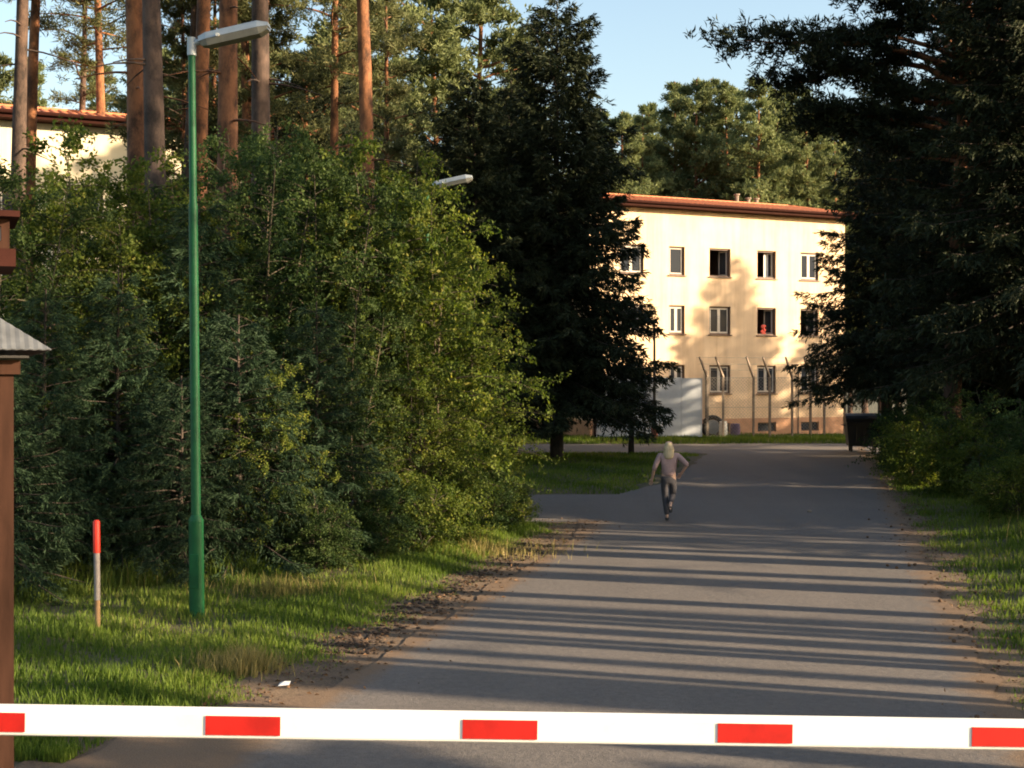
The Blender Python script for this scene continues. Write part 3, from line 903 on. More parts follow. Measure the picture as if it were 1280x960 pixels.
grass('grass', 'short mown grass on the island under the big spruce', 60000, island, 0.06, 0.16, 0.022, M['grass'], 3)


def lawn(rg, n):
    x = rg.uniform(0, 22, n); y = rg.uniform(56.0, 63, n)
    return np.stack([x, y, ground_z(x, y) - 0.01], -1), 0.6 + 0.4 * clump(x, y)


grass('grass', 'grass strip before the wire fence and white wall', 26000, lawn, 0.08, 0.26, 0.03, M['grass'], 4)


def dry_right(rg, n):
    s = rg.uniform(19, 30, n); wv = rg.normal(5.2, 0.7, n)
    x, y = xy(wv, s)
    return np.stack([x, y, ground_z(x, y) - 0.01], -1), 0.5 + 0.5 * clump(2 * x, y)


grass('tall_grass', 'tall straw coloured grass before the right shrubs', 3000, dry_right, 0.5, 1.05, 0.012, M['dry_grass'], 5, 0.35)


def dry_left(rg, n):
    q = rg.integers(0, 3, n)
    cx = np.array([at(345, 16.6), at(600, 20.5), at(300, 12.2)])[q]; cy = np.array([16.6, 20.5, 12.2])[q]
    sg = np.array([0.5, 0.7, 0.2])[q]
    x = cx + rg.normal(0, 1, n) * sg; y = cy + rg.normal(0, 1, n) * sg * 0.7
    return np.stack([x, y, ground_z(x, y) - 0.01], -1), 0.5 + 0.5 * clump(2 * x, y)


grass('tall_grass', 'patches of straw coloured grass on the left bank', 2600, dry_left, 0.12, 0.32, 0.010, M['dry_grass'], 6, 0.6)


def weeds(rg, n):
    px = rg.uniform(-40, 440, n); d = 16.4 + 4.6 * (px / 660.0) + rg.uniform(-1.0, 1.6, n)
    x = (px - 640) / F * d
    return np.stack([x, d, ground_z(x, d) - 0.01], -1), 0.4 + 0.6 * clump(2 * x, d)


grass('tall_grass', 'tall thin weeds along the dark foot of the thicket', 9000, weeds, 0.15, 0.5, 0.012, M['grass'], 8, 0.4)

# dead leaves, needles and cones
rg = np.random.default_rng(9)
n = 1500
s = rg.uniform(9.5, 25, n); wv = -4.75 + rg.normal(0, 0.36, n) - smooth(11.5, 9.5, s) * 0.5
n2 = 1500
s = np.concatenate([s, rg.uniform(7, 40, n2)]); wv = np.concatenate([wv, 1.85 + rg.normal(0, 0.33, n2)])
x, y = xy(wv, s)
onroad = (wv > -4.25) & (wv < 1.45)
z = np.where(onroad, 0.006, np.maximum(ground_z(x, y), -0.012) + 0.012)
A = unit(rg.normal(0, 1, (n + n2, 3)) * np.array([1, 1, 0.25]))
g = Geo()
rhombs(g, np.stack([x, y, z], -1), A, rg.uniform(0.02, 0.075, n + n2), rg.uniform(0.012, 0.045, n + n2), rg, up=2.5, fold=0.2)
tag(obj('leaf_litter', g, M['litter'], tint=True), 'dead brown leaves and twigs lying along the dirt edges of the road', 'leaf litter', kind='stuff')

# clods of dark earth in the washed-out gully left of the road
clod_g = Geo()
bm = bmesh.new(); bmesh.ops.create_icosphere(bm, subdivisions=1, radius=1)
iv = np.array([v.co[:] for v in bm.verts]); fi = np.array([[v.index for v in f.verts] for f in bm.faces]); bm.free()
for k in range(700):
    s_ = 12.2 + 9 * rg.random() ** 1.7; w_ = -4.85 + rg.normal(0, 0.22)
    x, y = xy(w_, s_)
    r_ = rg.uniform(0.010, 0.034)
    clod_g.add(iv * r_ * rg.uniform(0.7, 1.3, (len(iv), 1)) * np.array([1.2, 1, 0.6]) + np.array([x, y, -0.005]), fi)
M['clod'] = plain('dark_damp_soil', (0.040, 0.026, 0.018), 0.95, 0, 0.4, 20)
tag(obj('soil_clods', clod_g, M['clod']), 'dark crumbled earth in the gully left of the road', 'soil', kind='stuff')

g = Geo()
g.add(iv * np.array([0.03, 0.025, 0.025]) * rg.uniform(.9, 1.1, (len(iv), 1)), fi)
cone_me = g.mesh('pine_cone', M['cone'])
for k in range(30):
    s_ = rg.uniform(9, 30); w_ = 1.45 + rg.normal(0, 0.45)
    x, y = xy(w_, s_)
    o = link('pine_cone', cone_me, None, (x, y, 0.018 if w_ < 1.45 else max(0.0, float(ground_z(x, y))) + 0.01), k * 1.3)
    tag(o, 'small fallen pine cone on the right edge of the road', 'pine cone', 'pine cones along the right road edge')


# ------------------------------------------------------------------ buildings
FE = math.atan2(0.399, 0.917)          # yaw of both facades


def barracks(name, label, p0, x0, x1, depth, zt, cols, rows, mats, group=None, tmin=-99, roofinset=2.6, roofh=0.62, kinds=None, basement=True, back=True):
    root = thing(name, label, 'building', (p0[0], p0[1], 0), FE, group)
    wallm, plm = mats
    # front wall with real openings
    ops = [(cx - cw / 2, cx + cw / 2, z0, z1) for cx, cw in cols for z0, z1 in rows]
    if basement:
        ops += [(cx - 0.55, cx + 0.55, 0.22, 0.68) for cx, cw in cols]
    xs = sorted(set([x0, x1] + [v for o in ops for v in o[:2]])); zs = sorted(set([-0.1, 0.9, zt] + [v for o in ops for v in o[2:]]))
    g = Geo(); pl = Geo()
    for a, b_ in zip(xs[:-1], xs[1:]):
        for c, d in zip(zs[:-1], zs[1:]):
            mx, mz = (a + b_) / 2, (c + d) / 2
            if any(o[0] < mx < o[1] and o[2] < mz < o[3] for o in ops): continue
            tgt, yy = (pl, -0.04) if mz < 0.9 else (g, 0.0)
            tgt.add([(a, yy, c), (b_, yy, c), (b_, yy, d), (a, yy, d)], [(0, 1, 2, 3)])
    for a, b_, c, d in ops:
        tgt, yy = (pl, -0.04) if d < 0.9 else (g, 0.0)
        e = 0.30
        tgt.add([(a, yy, c), (a, e, c), (a, e, d), (a, yy, d)], [(0, 1, 2, 3)])
        tgt.add([(b_, yy, c), (b_, e, c), (b_, e, d), (b_, yy, d)], [(3, 2, 1, 0)])
        tgt.add([(a, yy, d), (b_, yy, d), (b_, e, d), (a, e, d)], [(3, 2, 1, 0)])
        tgt.add([(a, yy, c), (b_, yy, c), (b_, e, c), (a, e, c)], [(0, 1, 2, 3)])
    g.add([(x0, -0.04, 0.9), (x1, -0.04, 0.9), (x1, 0, 0.9), (x0, 0, 0.9)], [(0, 1, 2, 3)])
    g.add([(x0, 0, 0.9), (x0, depth, 0.9), (x0, depth, zt), (x0, 0, zt)], [(3, 2, 1, 0)])
    g.add([(x1, 0, 0.9), (x1, depth, 0.9), (x1, depth, zt), (x1, 0, zt)], [(0, 1, 2, 3)])
    g.add([(x0, depth, -0.1), (x1, depth, -0.1), (x1, depth, zt), (x0, depth, zt)], [(3, 2, 1, 0)])
    pl.add([(x0, -0.04, -0.1), (x0, depth, -0.1), (x0, depth, 0.9), (x0, -0.04, 0.9)], [(3, 2, 1, 0)])
    pl.add([(x1, -0.04, -0.1), (x1, depth, -0.1), (x1, depth, 0.9), (x1, -0.04, 0.9)], [(0, 1, 2, 3)])
    obj('wall', g, wallm, root); obj('plinth', pl, plm, root)
    # rooms: floors and a partition that keep the inside dark
    rm = Geo()
    for z_ in [1.25] + [r[1] + 0.75 for r in rows]:
        rm.box((x0 + .02, 0.32, z_ - .06), (x1 - .02, depth - .1, z_))
    rm.box((x0 + .02, 3.2, 0), (x1 - .02, 3.3, zt - .02))
    for (a, _), (b_, _) in zip(cols[:-1], cols[1:]):
        rm.box(((a + b_) / 2 - .06, 0.32, 0), ((a + b_) / 2 + .06, 3.2, zt - .02))
    obj('room', rm, M['room'], root)
    # roof: hipped, with boxed eaves
    ov = 0.55
    e0, e1, f0, f1 = x0 - ov, x1 + ov, -ov, depth + ov
    rf = Geo(); q = roofinset; z0 = zt + 0.24; z1 = z0 + roofh
    rf.add([(e0, f0, z0), (e1, f0, z0), (e1, f1, z0), (e0, f1, z0), (e0 + q, f0 + q, z1), (e1 - q, f0 + q, z1), (e1 - q, f1 - q, z1), (e0 + q, f1 - q, z1)],
           [(0, 1, 5, 4), (1, 2, 6, 5), (2, 3, 7, 6), (3, 0, 4, 7), (4, 5, 6, 7)])
    rt = obj('roof', rf, M['roof'], root)
    ft = Geo()
    k = 0
    xx = e0 + 0.12
    while xx < e1 - 0.1:                                   # tile rolls running up the front slope
        a = np.array([xx, f0, z0 + .01]); ins = max(0, min(q, xx - e0, e1 - xx))
        b_ = np.array([xx, f0 + ins, z0 + .01 + roofh * ins / q])
        if ins > .2: ft.tube([a, b_], 0.045, 5)
        xx += 0.3
    for a, b_ in (((e0, f0, z0), (e0 + q, f0 + q, z1)), ((e1, f0, z0), (e1 - q, f0 + q, z1)), ((e0 + q, f0 + q, z1), (e1 - q, f0 + q, z1))):
        ft.tube([a, b_], 0.09, 6)
    tag(obj('roof_tiles', ft, M['roof'], rt), kind='stuff')
    fs = Geo()
    fs.box((e0, f0 + .01, zt + 0.02), (e1, f1, zt + 0.235))
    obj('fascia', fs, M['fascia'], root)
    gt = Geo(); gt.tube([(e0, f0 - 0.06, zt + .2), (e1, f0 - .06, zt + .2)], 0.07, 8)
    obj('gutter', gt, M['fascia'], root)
    # windows
    for ci, (cx, cw) in enumerate(cols):
        for ri, (a, b_) in enumerate(rows):
            kd = kinds[ri][ci] if kinds else 'closed'
            h = b_ - a
            fr = Geo(); th = 0.075
            L, Rr = cx - cw / 2, cx + cw / 2
            fr.ring(L + .002, Rr - .002, a + .002, b_ - .002, th, 0.09, 0.19)
            w_ = obj('window', fr, M['win_frame'], root)
            sl = Geo(); sl.box((L - .06, -0.07, a - .055), (Rr + .06, 0.02, a - .003)); obj('sill', sl, M['win_frame'] if kd != 'open' else M['concrete'], w_)
            il, ir, ib, it = L + th, Rr - th, a + th, b_ - th
            c_ = Geo()

            def sash(sl_, sr_, sw=0.07):
                s_ = Geo(); s_.ring(sl_, sr_, ib + .002, it - .002, sw, 0.115, 0.165); obj('sash', s_, M['white_paint'], w_)
                p_ = Geo(); p_.box((sl_ + sw, 0.135, ib + sw), (sr_ - sw, 0.145, it - sw)); obj('pane', p_, M['glass'], w_)

            def swung(sx, e, dep=0.5):
                """a casement standing open into the room"""
                s_ = Geo(); s_.ring(0, dep, ib + .01, it - .01, 0.07, -.02, .02); p_ = Geo(); p_.box((.07, -.005, ib + .08), (dep - .07, .005, it - .08))
                an = R(90 - 22 * e)
                for g_, nm, mt in ((s_, 'sash', M['white_paint']), (p_, 'pane', M['glass'])):
                    o_ = obj(nm, g_, mt, w_); o_.location = (sx + e * .025, 0.17, 0); o_.rotation_euler = (0, 0, an)
            if kd in ('closed', 'curtain'):
                md = (il + ir) / 2; sash(il, md - .004); sash(md + .004, ir)
            elif kd == 'single':
                sash(il + .01, ir - .02, 0.05)
            else:
                swung(il, 1); swung(ir, -1)
                if kd == 'open' and ci % 2 == 1:
                    c_.box((ir - 0.42, 0.34, ib), (ir - 0.16, 0.37, it))
            if kd == 'curtain' or c_.n:
                if not c_.n: c_.box((il + .1, 0.22, ib), (ir - .1, 0.24, ib + .6 * h))
                obj('curtain', c_, M['curtain'], w_)
            if kd == 'flowers':
                fl = Geo()
                for q_ in range(26):
                    fl.add(iv * rg.uniform(.04, .075) + np.array([il + .22 + rg.uniform(0, .26), .1 + rg.uniform(-.04, .05), ib + rg.uniform(0, .42)]), fi)
                obj('flower_bunch', fl, M['flower'], w_)
    if basement:
        for cx, cw in cols:
            fr = Geo(); fr.ring(cx - .548, cx + .548, .222, .678, .05, .07, .12); w_ = obj('window', fr, M['win_frame'], root)
            p_ = Geo(); p_.box((cx - .498, .09, .272), (cx + .498, .1, .628)); obj('pane', p_, M['glass'], w_)
    return root, rt, (e0, e1, f0, q, z1)


rows = [(2.12, 3.52), (5.02, 6.40), (7.85, 9.24)]
P0 = (at(800, 61), 61)
cols = [(-0.45, 1.3), (2.03, 0.88), (4.47, 1.22), (7.2, 1.12), (9.8, 1.12)]
kinds = [['closed', 'closed', 'closed', 'curtain', 'closed'], ['closed', 'closed', 'closed', 'flowers', 'open'], ['closed', 'single', 'open', 'open', 'closed']]
b1, roof1, (e0, e1, f0, q, z1) = barracks('apartment_building', 'three storey cream building with orange roof at the end of the road', P0, -2.7, 12.0, 9.0, 11.0, cols, rows, (M['facade'], M['plinth']), kinds=kinds)
for tx, hh in ((7.0, 0.45), (7.7, 0.3), (8.2, 0.3)):
    g = Geo(); g.tube([(tx, f0 + q + .3, z1 - .1), (tx, f0 + q + .3, z1 + hh)], 0.10, 8); g.tube([(tx, f0 + q + .3, z1 + hh), (tx, f0 + q + .3, z1 + hh + .06)], 0.16, 8)
    obj('vent', g, M['concrete'], roof1)
# drainpipe on the facade
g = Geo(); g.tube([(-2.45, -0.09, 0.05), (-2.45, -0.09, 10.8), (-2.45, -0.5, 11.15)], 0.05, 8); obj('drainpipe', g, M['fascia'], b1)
g = Geo(); g.box((3.6, -0.07, 0.02), (3.66, -.045, 3.2)); g.box((9.05, -0.07, 0.02), (9.1, -.045, 3.4)); obj('conduit', g, M['dark_metal'], b1)

# second building far left
P1 = (at(0, 41.5), 41.5)
cols2 = [(-2.6 + 2.6 * k, 1.2) for k in range(0, 5)]
barracks('apartment_building', 'pale building with orange roof glimpsed behind the tall pine trunks at left', P1, -4.2, 10.4, 9.0, 11.2, cols2, rows, (M['facade_pale'], M['plinth']))

# ------------------------------------------------------------------ white wall and wire fence
wl_ = thing('garden_wall', 'pale blue white wall in shade before the cream building', 'wall', (at(745, 60), 60, 0), math.atan2(0.25, 4.95))
L = (at(878, 60.25) - at(745, 60)) / math.cos(math.atan2(0.25, 4.95))
g = Geo()
npan = 5
for k in range(npan):
    a, b_ = L * k / npan, L * (k + 1) / npan
    pg = Geo(); pg.box((a + .008, 0, -.1), (b_ - .008, 0.16, 3.0 - 0.03 * k)); o = obj('panel', pg, M['white_wall'], wl_)
g = Geo(); g.box((-.02, -.03, 3.003), (L * .42, .19, 3.07)); obj('coping', g, M['concrete'], wl_)
g = Geo(); g.box((-.02, -.05, -.05), (L + .02, -.004, .12)); obj('footing', g, M['dark_metal'], wl_)

fx0, fy0 = at(880, 60.2), 60.2
fx1, fy1 = at(1085, 61.6), 61.6
fa = math.atan2(fy1 - fy0, fx1 - fx0)
fl = math.hypot(fx1 - fx0, fy1 - fy0)
fence = thing('wire_fence', 'chain link fence with angled concrete posts before the cream building', 'fence', (fx0, fy0, 0), fa)
posts = []
for px in (882, 902, 941, 962, 991, 1015, 1033, 1060):
    t_ = (at(px, 60.8) - fx0) / math.cos(fa)
    posts.append(t_)
    tall = px in (941, 991, 1033, 902)
    pg = Geo()
    wd = 0.05 if not tall else 0.045
    pg.box((t_ - wd, -wd, -.3), (t_ + wd, wd, 2.98))
    po = obj('post', pg, M['concrete'], fence)
    ag = Geo()
    ag.tube([(t_, 0, 2.93), (t_ - 0.30, -0.35, 3.38), (t_ - 0.62, -0.72, 3.86)], [0.07, 0.06, 0.045], 4)
    obj('arm', ag, M['concrete'], po)
wg = Geo()
for z_ in (0.12, 1.5, 2.9):
    wg.tube([(0, -.08, z_), (fl, -.08, z_)], 0.008, 4)
for q_ in (0.35, 0.65, 0.97):
    wg.tube([(-0.62 * q_, -0.72 * q_, 2.93 + 0.93 * q_), (fl - 0.62 * q_, -0.72 * q_, 2.93 + 0.93 * q_)], 0.008, 3)
H_ = 2.78
st = 0.16
k = -H_
while k < fl:
    for sgn in (1, -1):
        a = np.array([k, -.082, .12]); b_ = np.array([k + H_, -.082, .12 + H_])
        if sgn < 0: a[2], b_[2] = .12 + H_, .12
        t0 = max(0, -a[0] / H_); t1 = min(1, (fl - a[0]) / H_)
        if t1 > t0 + .02:
            wg.tube([a + (b_ - a) * t0, a + (b_ - a) * t1], 0.0045, 3, cap=False)
    k += st
tag(obj('wire_mesh', wg, M['wire'], fence), kind='stuff')

# small things at the foot of the facade
def barrel(name, label, cat, px, d, r, h, mat):
    t_ = thing(name, label, cat, (at(px, d), d, float(ground_z(at(px, d), d)) - .01))
    g = Geo(); z_ = np.linspace(0, h, 7); rr = r * np.array([.86, .97, 1, 1, 1, .97, .9])
    g.tube(np.stack([0 * z_, 0 * z_, z_], -1), rr, 14); obj('body', g, mat, t_, True)
    g = Geo(); g.tube([(0, 0, h), (0, 0, h + .05)], [r * .96, r * .8], 14); obj('lid', g, mat, t_)
    return t_


barrel('barrel', 'white plastic barrel behind the fence at the foot of the building', 'barrel', 904, 60.9, 0.2, 0.75, M['boom_white'])
barrel('barrel', 'dull violet barrel behind the fence under the middle window', 'barrel', 919, 61.3, 0.24, 0.6, M['blue_cloth'])
wh = thing('tractor_tyre', 'big dark tyre leaning at the corner of the white wall', 'tyre', (at(891, 61.2), 61.2, 0.55))
g = Geo(); a = np.linspace(0, 2 * PI, 25)
g.tube(np.stack([0.46 * np.cos(a), 0 * a + 0.02 * np.cos(a), 0.46 * np.sin(a)], -1), 0.11, 8, cap=False); obj('tread', g, M['black_plastic'], wh, True)
g = Geo(); g.tube([(0, -.06, 0), (0, .06, 0)], 0.34, 16); obj('rim', g, M['lamp_grey'], wh)

# ------------------------------------------------------------------ dark slim pole before the white wall
d = 59.0
pl = thing('lamp_post', 'thin dark pole with rusty red foot before the white wall', 'lamp post', (at(818, d), d, 0.03))
g = Geo(); g.tube([(0, 0, 0.6), (0, 0, 3.2), (0, 0, 5.4)], [0.075, 0.065, 0.05], 10); obj('pole', g, M['dark_metal'], pl, True)
g = Geo(); g.tube([(0, 0, -.1), (0, 0, .55), (0, 0, 0.72)], [0.17, 0.16, 0.09], 10); obj('foot', g, M['pole_base'], pl)
g = Geo(); g.tube([(0, 0, 5.38), (0, 0, 5.55)], [0.09, 0.04], 10); obj('cap', g, M['dark_metal'], pl)


# ------------------------------------------------------------------ green street lamps
def street_lamp(label, x, y, rotz, lean=(0, 0)):
    z = float(ground_z(x, y)) - 0.03
    r = thing('street_lamp', label, 'street lamp', (x, y, z), 0, 'green street lamps along the road')
    r.rotation_euler = (lean[0], lean[1], rotz)
    H = 6.62
    g = Geo()
    zz = [1.15, 1.21, 4.8, 4.86, 4.9, H]
    g.tube([(0, 0, q_) for q_ in zz], [0.062, 0.055, 0.052, 0.052, 0.043, 0.040], 16); obj('pole', g, M['lamp_green'], r, True)
    g = Geo(); g.tube([(0, 0, -.3), (0, 0, 1.15), (0, 0, 1.17), (0, 0, 1.23)], [0.088, 0.086, 0.086, 0.056], 18); obj('sleeve', g, M['lamp_green'], r, True)
    g = Geo(); g.box((-.052, -0.03, .38), (.052, 0.0, .78), mat=Matrix.Translation((0, -.062, 0))); bevel(obj('service_door', g, M['lamp_green'], r), .006)
    br = Geo(); br.tube([(0, 0, H - .01), (0, 0, H + .2)], 0.052, 14); br.tube([(0, 0, H + .13), (0.16, 0, H + .165)], 0.034, 10)
    obj('bracket', br, M['lamp_grey'], r, True)
    # lantern: a long shallow hexagonal trough tilted up
    prof_t = [(-.115, 0), (-.075, .085), (.075, .085), (.115, 0)]
    prof_b = [(.115, -.004), (.085, -.075), (-.085, -.075), (-.115, -.004)]
    rot = Matrix.Translation((0.10, 0, H + .14)) @ Matrix.Rotation(R(-11), 4, 'Y')

    def trough(pr, xs):
        g = Geo(); n = len(pr); V = []
        for xx, sc_, zc in xs:
            for yy, zz_ in pr: V.append(rot @ Vector((xx, yy * sc_, zz_ * zc)))
        f = []
        for i_ in range(len(xs) - 1):
            for j in range(n): f.append((i_ * n + j, i_ * n + (j + 1) % n, (i_ + 1) * n + (j + 1) % n, (i_ + 1) * n + j))
        g.add(V, f)
        g.add(V[:n], [tuple(range(n))[::-1]]); g.add(V[-n:], [tuple(range(n))])
        return g
    hs = obj('housing', trough(prof_t, [(0.0, .62, .75), (.10, .95, 1), (.72, 1.0, 1), (.84, .72, .55)]), M['lamp_grey'], r)
    g = Geo(); p_ = rot @ Vector((0.25, -.115, 0.01)); g.tube([p_ + Vector((0, .02, 0)), p_ + Vector((0, -.02, 0))], 0.022, 10); obj('latch', g, M['boom_white'], hs)
    obj('lamp_cover', trough(prof_b, [(0.02, .6, .7), (.10, .95, 1), (.72, 1.0, 1), (.83, .75, .5)]), M['lamp_glass'], r)
    return r


street_lamp('tall green street lamp standing in the grass of the left verge', at(246, 15.0), 15.0, R(-4), (0, R(-0.5)))
street_lamp('second street lamp whose grey head pokes out of the thicket', at(534, 26.0), 26.0, R(-6))

# ------------------------------------------------------------------ snow marker post
d = 14.1
x = at(122, d)
mk = thing('marker_post', 'thin snow marker post with red tip in the left grass', 'marker post', (x, d, float(ground_z(x, d)) - .04))
mk.rotation_euler = (0, R(-0.6), 0)
zb, zt_ = 0.0, zat(650, d) - float(ground_z(x, d)) + .04
g = Geo(); g.tube([(0, 0, -.1), (0, 0, zt_ - .88)], 0.030, 10); obj('stake', g, M['bare_wood'], mk, True)
g = Geo(); g.tube([(0, 0, zt_ - .88), (0, 0, zt_ - .36)], 0.033, 10); obj('shaft', g, M['marker_white'], mk, True)
g = Geo(); g.tube([(0, 0, zt_ - .36), (0, 0, zt_ - .02), (0, 0, zt_)], [0.038, 0.038, 0.025], 10); obj('tip', g, M['marker_red'], mk, True)

# ------------------------------------------------------------------ barrier boom
d = 4.6
zc = zat(909, d)
bar = thing('road_barrier', 'white barrier boom with red reflectors across the road in the foreground', 'barrier', (at(640, d), d, zc))
tl_ = R(-0.85)
rt_ = Matrix.Rotation(-tl_, 4, 'Y')
g = Geo(); g.box((-2.75, -0.035, -0.0505), (3.0, 0.035, 0.0505), mat=rt_); bo = bevel(obj('boom', g, M['boom_white'], bar), 0.012, 3)
for px in (-16, 303.5, 625, 944, 1262, 1582, -336):
    xx = (px - 640) / F * (d - .035)
    g = Geo(); g.box((xx - .1335, -.0385, -.034), (xx + .1335, -.0352, .034), mat=rt_)
    obj('reflector', g, M['boom_red'], bo)
g = Geo(); zb = -zc
g.box((3.0, -.2, zb), (3.4, .22, -.22 + .1)); g.box((2.96, -.23, -.12), (3.44, .25, -.08)); cbx = bevel(obj('cabinet', g, M['boom_white'], bar), .012)
g = Geo(); g.box((2.9, -.06, -.13), (3.2, .06, .02)); obj('pivot_arm', g, M['dark_metal'], bar)

# ------------------------------------------------------------------ wooden shelter at the left frame edge
d = 6.3
cxx = at(17, d)
sh = thing('gate_shelter', 'brown wooden gate shelter with grey corrugated roof at the left frame edge', 'shelter', (cxx, d, 0), R(24))
zt_ = zat(468, d)
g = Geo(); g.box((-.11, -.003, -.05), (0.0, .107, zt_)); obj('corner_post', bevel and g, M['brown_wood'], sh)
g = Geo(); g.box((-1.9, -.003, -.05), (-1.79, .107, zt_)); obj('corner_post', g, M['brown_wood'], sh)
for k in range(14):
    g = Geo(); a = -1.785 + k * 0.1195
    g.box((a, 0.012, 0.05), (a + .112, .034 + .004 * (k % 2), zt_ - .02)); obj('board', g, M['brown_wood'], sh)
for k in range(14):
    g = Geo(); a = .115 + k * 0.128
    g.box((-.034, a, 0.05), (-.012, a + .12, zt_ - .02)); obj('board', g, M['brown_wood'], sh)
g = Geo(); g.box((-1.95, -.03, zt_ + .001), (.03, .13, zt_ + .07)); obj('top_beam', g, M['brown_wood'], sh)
g = Geo(); g.box((-.118, -.02, 1.08), (.010, -.004, 1.14)); obj('strap', g, M['dark_metal'], sh)
# pyramid roof of corrugated sheet
er = zat(437, d)
x0_, x1_, y0_, y1_ = -2.06, 0.165, -.16, 2.06
ax, ay, az_ = (x0_ + x1_) / 2, (y0_ + y1_) / 2, er + 0.78
rf = Geo()
corn = [(x0_, y0_), (x1_, y0_), (x1_, y1_), (x0_, y1_)]
for a, b_ in zip(corn, corn[1:] + corn[:1]):
    n_ = 110
    top = []; bot = []
    for k in range(n_ + 1):
        q_ = k / n_; wv_ = 0.0016 * (1 if k % 2 else -1)
        px_, py_ = a[0] + (b_[0] - a[0]) * q_, a[1] + (b_[1] - a[1]) * q_
        m_ = 1 - abs(2 * q_ - 1)
        tx_, ty_ = px_ + (ax - px_) * m_ , py_ + (ay - py_) * m_
        # runs straight up the slope from the eave
        ex, ey = (a[0] + b_[0]) / 2, (a[1] + b_[1]) / 2
        sx_, sy_ = ax - ex, ay - ey
        rf_t = m_
        bot.append((px_, py_, er + wv_)); top.append((px_ + sx_ * rf_t, py_ + sy_ * rf_t, er + (az_ - er) * rf_t + wv_))
    V = []
    for p_, t_ in zip(bot, top): V += [p_, t_]
    rf.add(V, [(2 * k, 2 * k + 2, 2 * k + 3, 2 * k + 1) for k in range(n_)])
rfo = obj('roof', rf, M['corrugated'], sh)
sol = rfo.modifiers.new('solid', 'SOLIDIFY'); sol.thickness = 0.006
g = Geo(); g.box((x0_ + .06, y0_ + .06, zt_ + .08), (x1_ - .1, y1_ - .06, er - .03)); obj('ceiling_board', g, M['dark_metal'], sh)
cz = zat(331, 7.0)
cpx = Matrix.Rotation(-R(24), 3, 'Z') @ Vector((at(20, 7.1) - cxx, 7.1 - d, 0))
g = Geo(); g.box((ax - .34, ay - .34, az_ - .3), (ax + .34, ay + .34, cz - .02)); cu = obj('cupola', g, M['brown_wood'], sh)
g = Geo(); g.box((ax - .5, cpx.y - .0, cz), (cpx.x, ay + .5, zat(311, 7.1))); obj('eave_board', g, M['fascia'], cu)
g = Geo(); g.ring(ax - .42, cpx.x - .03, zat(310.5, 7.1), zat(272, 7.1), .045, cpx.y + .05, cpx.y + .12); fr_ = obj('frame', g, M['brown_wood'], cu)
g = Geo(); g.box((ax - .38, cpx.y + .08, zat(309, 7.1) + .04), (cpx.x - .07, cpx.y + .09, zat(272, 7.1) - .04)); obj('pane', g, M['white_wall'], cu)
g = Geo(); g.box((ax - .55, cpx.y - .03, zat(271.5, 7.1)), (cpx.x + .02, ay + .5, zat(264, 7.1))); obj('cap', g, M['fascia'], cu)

# ------------------------------------------------------------------ black wheeled bin
d = 50.0
x = at(1078, d)
bn = thing('waste_container', 'black wheeled waste container at the right road edge', 'bin', (x, d, 0.0), R(-8))
g = Geo()
V = [(-.56, -.42, .22), (.56, -.42, .22), (.56, .42, .22), (-.56, .42, .22), (-.66, -.52, 1.15), (.66, -.52, 1.15), (.66, .52, 1.15), (-.66, .52, 1.15)]
g.add(V, [(0, 3, 2, 1), (4, 5, 6, 7), (0, 1, 5, 4), (1, 2, 6, 5), (2, 3, 7, 6), (3, 0, 4, 7)])
for k in (-.3, 0, .3): g.box((k - .03, -.50, .35), (k + .03, -.47, 1.05))
bevel(obj('body', g, M['black_plastic'], bn), .03)
g = Geo(); a = np.linspace(0, PI, 9)
V = [(sx, -.54 * math.cos(q_), 1.155 + .34 * math.sin(q_)) for sx in (-.68, .68) for q_ in a]
g.add(V, [(k, k + 1, k + 10, k + 9) for k in range(8)] + [(8, 0, 9, 17)]); g.add(V[:9], [tuple(range(9))[::-1]]); g.add(V[9:], [tuple(range(9))])
obj('lid', g, M['black_plastic'], bn)
for sx in (-.45, .45):
    for sy in (-.32, .32):
        g = Geo(); g.tube([(sx - .03, sy, .1), (sx + .03, sy, .1)], .1, 12); g.box((sx - .04, sy - .03, .1), (sx + .04, sy + .03, .22)); obj('wheel', g, M['dark_metal'], bn)
for sx in (-1, 1):
    g = Geo(); g.tube([(sx * .67, -.2, 1.02), (sx * .75, -.2, 1.02), (sx * .75, .2, 1.02), (sx * .67, .2, 1.02)], .02, 6); obj('handle', g, M['dark_metal'], bn)

# scrap of paper on the dirt, stone on the road
g = Geo()
g.add([(-.05, -.04, 0), (.05, -.035, .008), (.055, .04, .028), (-.045, .045, .012), (0, 0, .035)], [(0, 1, 4), (1, 2, 4), (2, 3, 4), (3, 0, 4)])
o = link('paper_scrap', g.mesh('paper_scrap', M['paper']), None, (at(355, 11.6), 11.6, -0.008))
tag(o, 'crumpled white paper scrap on the dirt left of the road', 'paper')
g = Geo(); g.add(iv * np.array([.06, .05, .03]) * rg.uniform(.8, 1.2, (len(iv), 1)), fi)
o = link('stone', g.mesh('stone', M['concrete']), None, (at(1012, 26.8), 26.8, 0.02)); tag(o, 'small pale stone on the road ahead of the walker', 'stone')


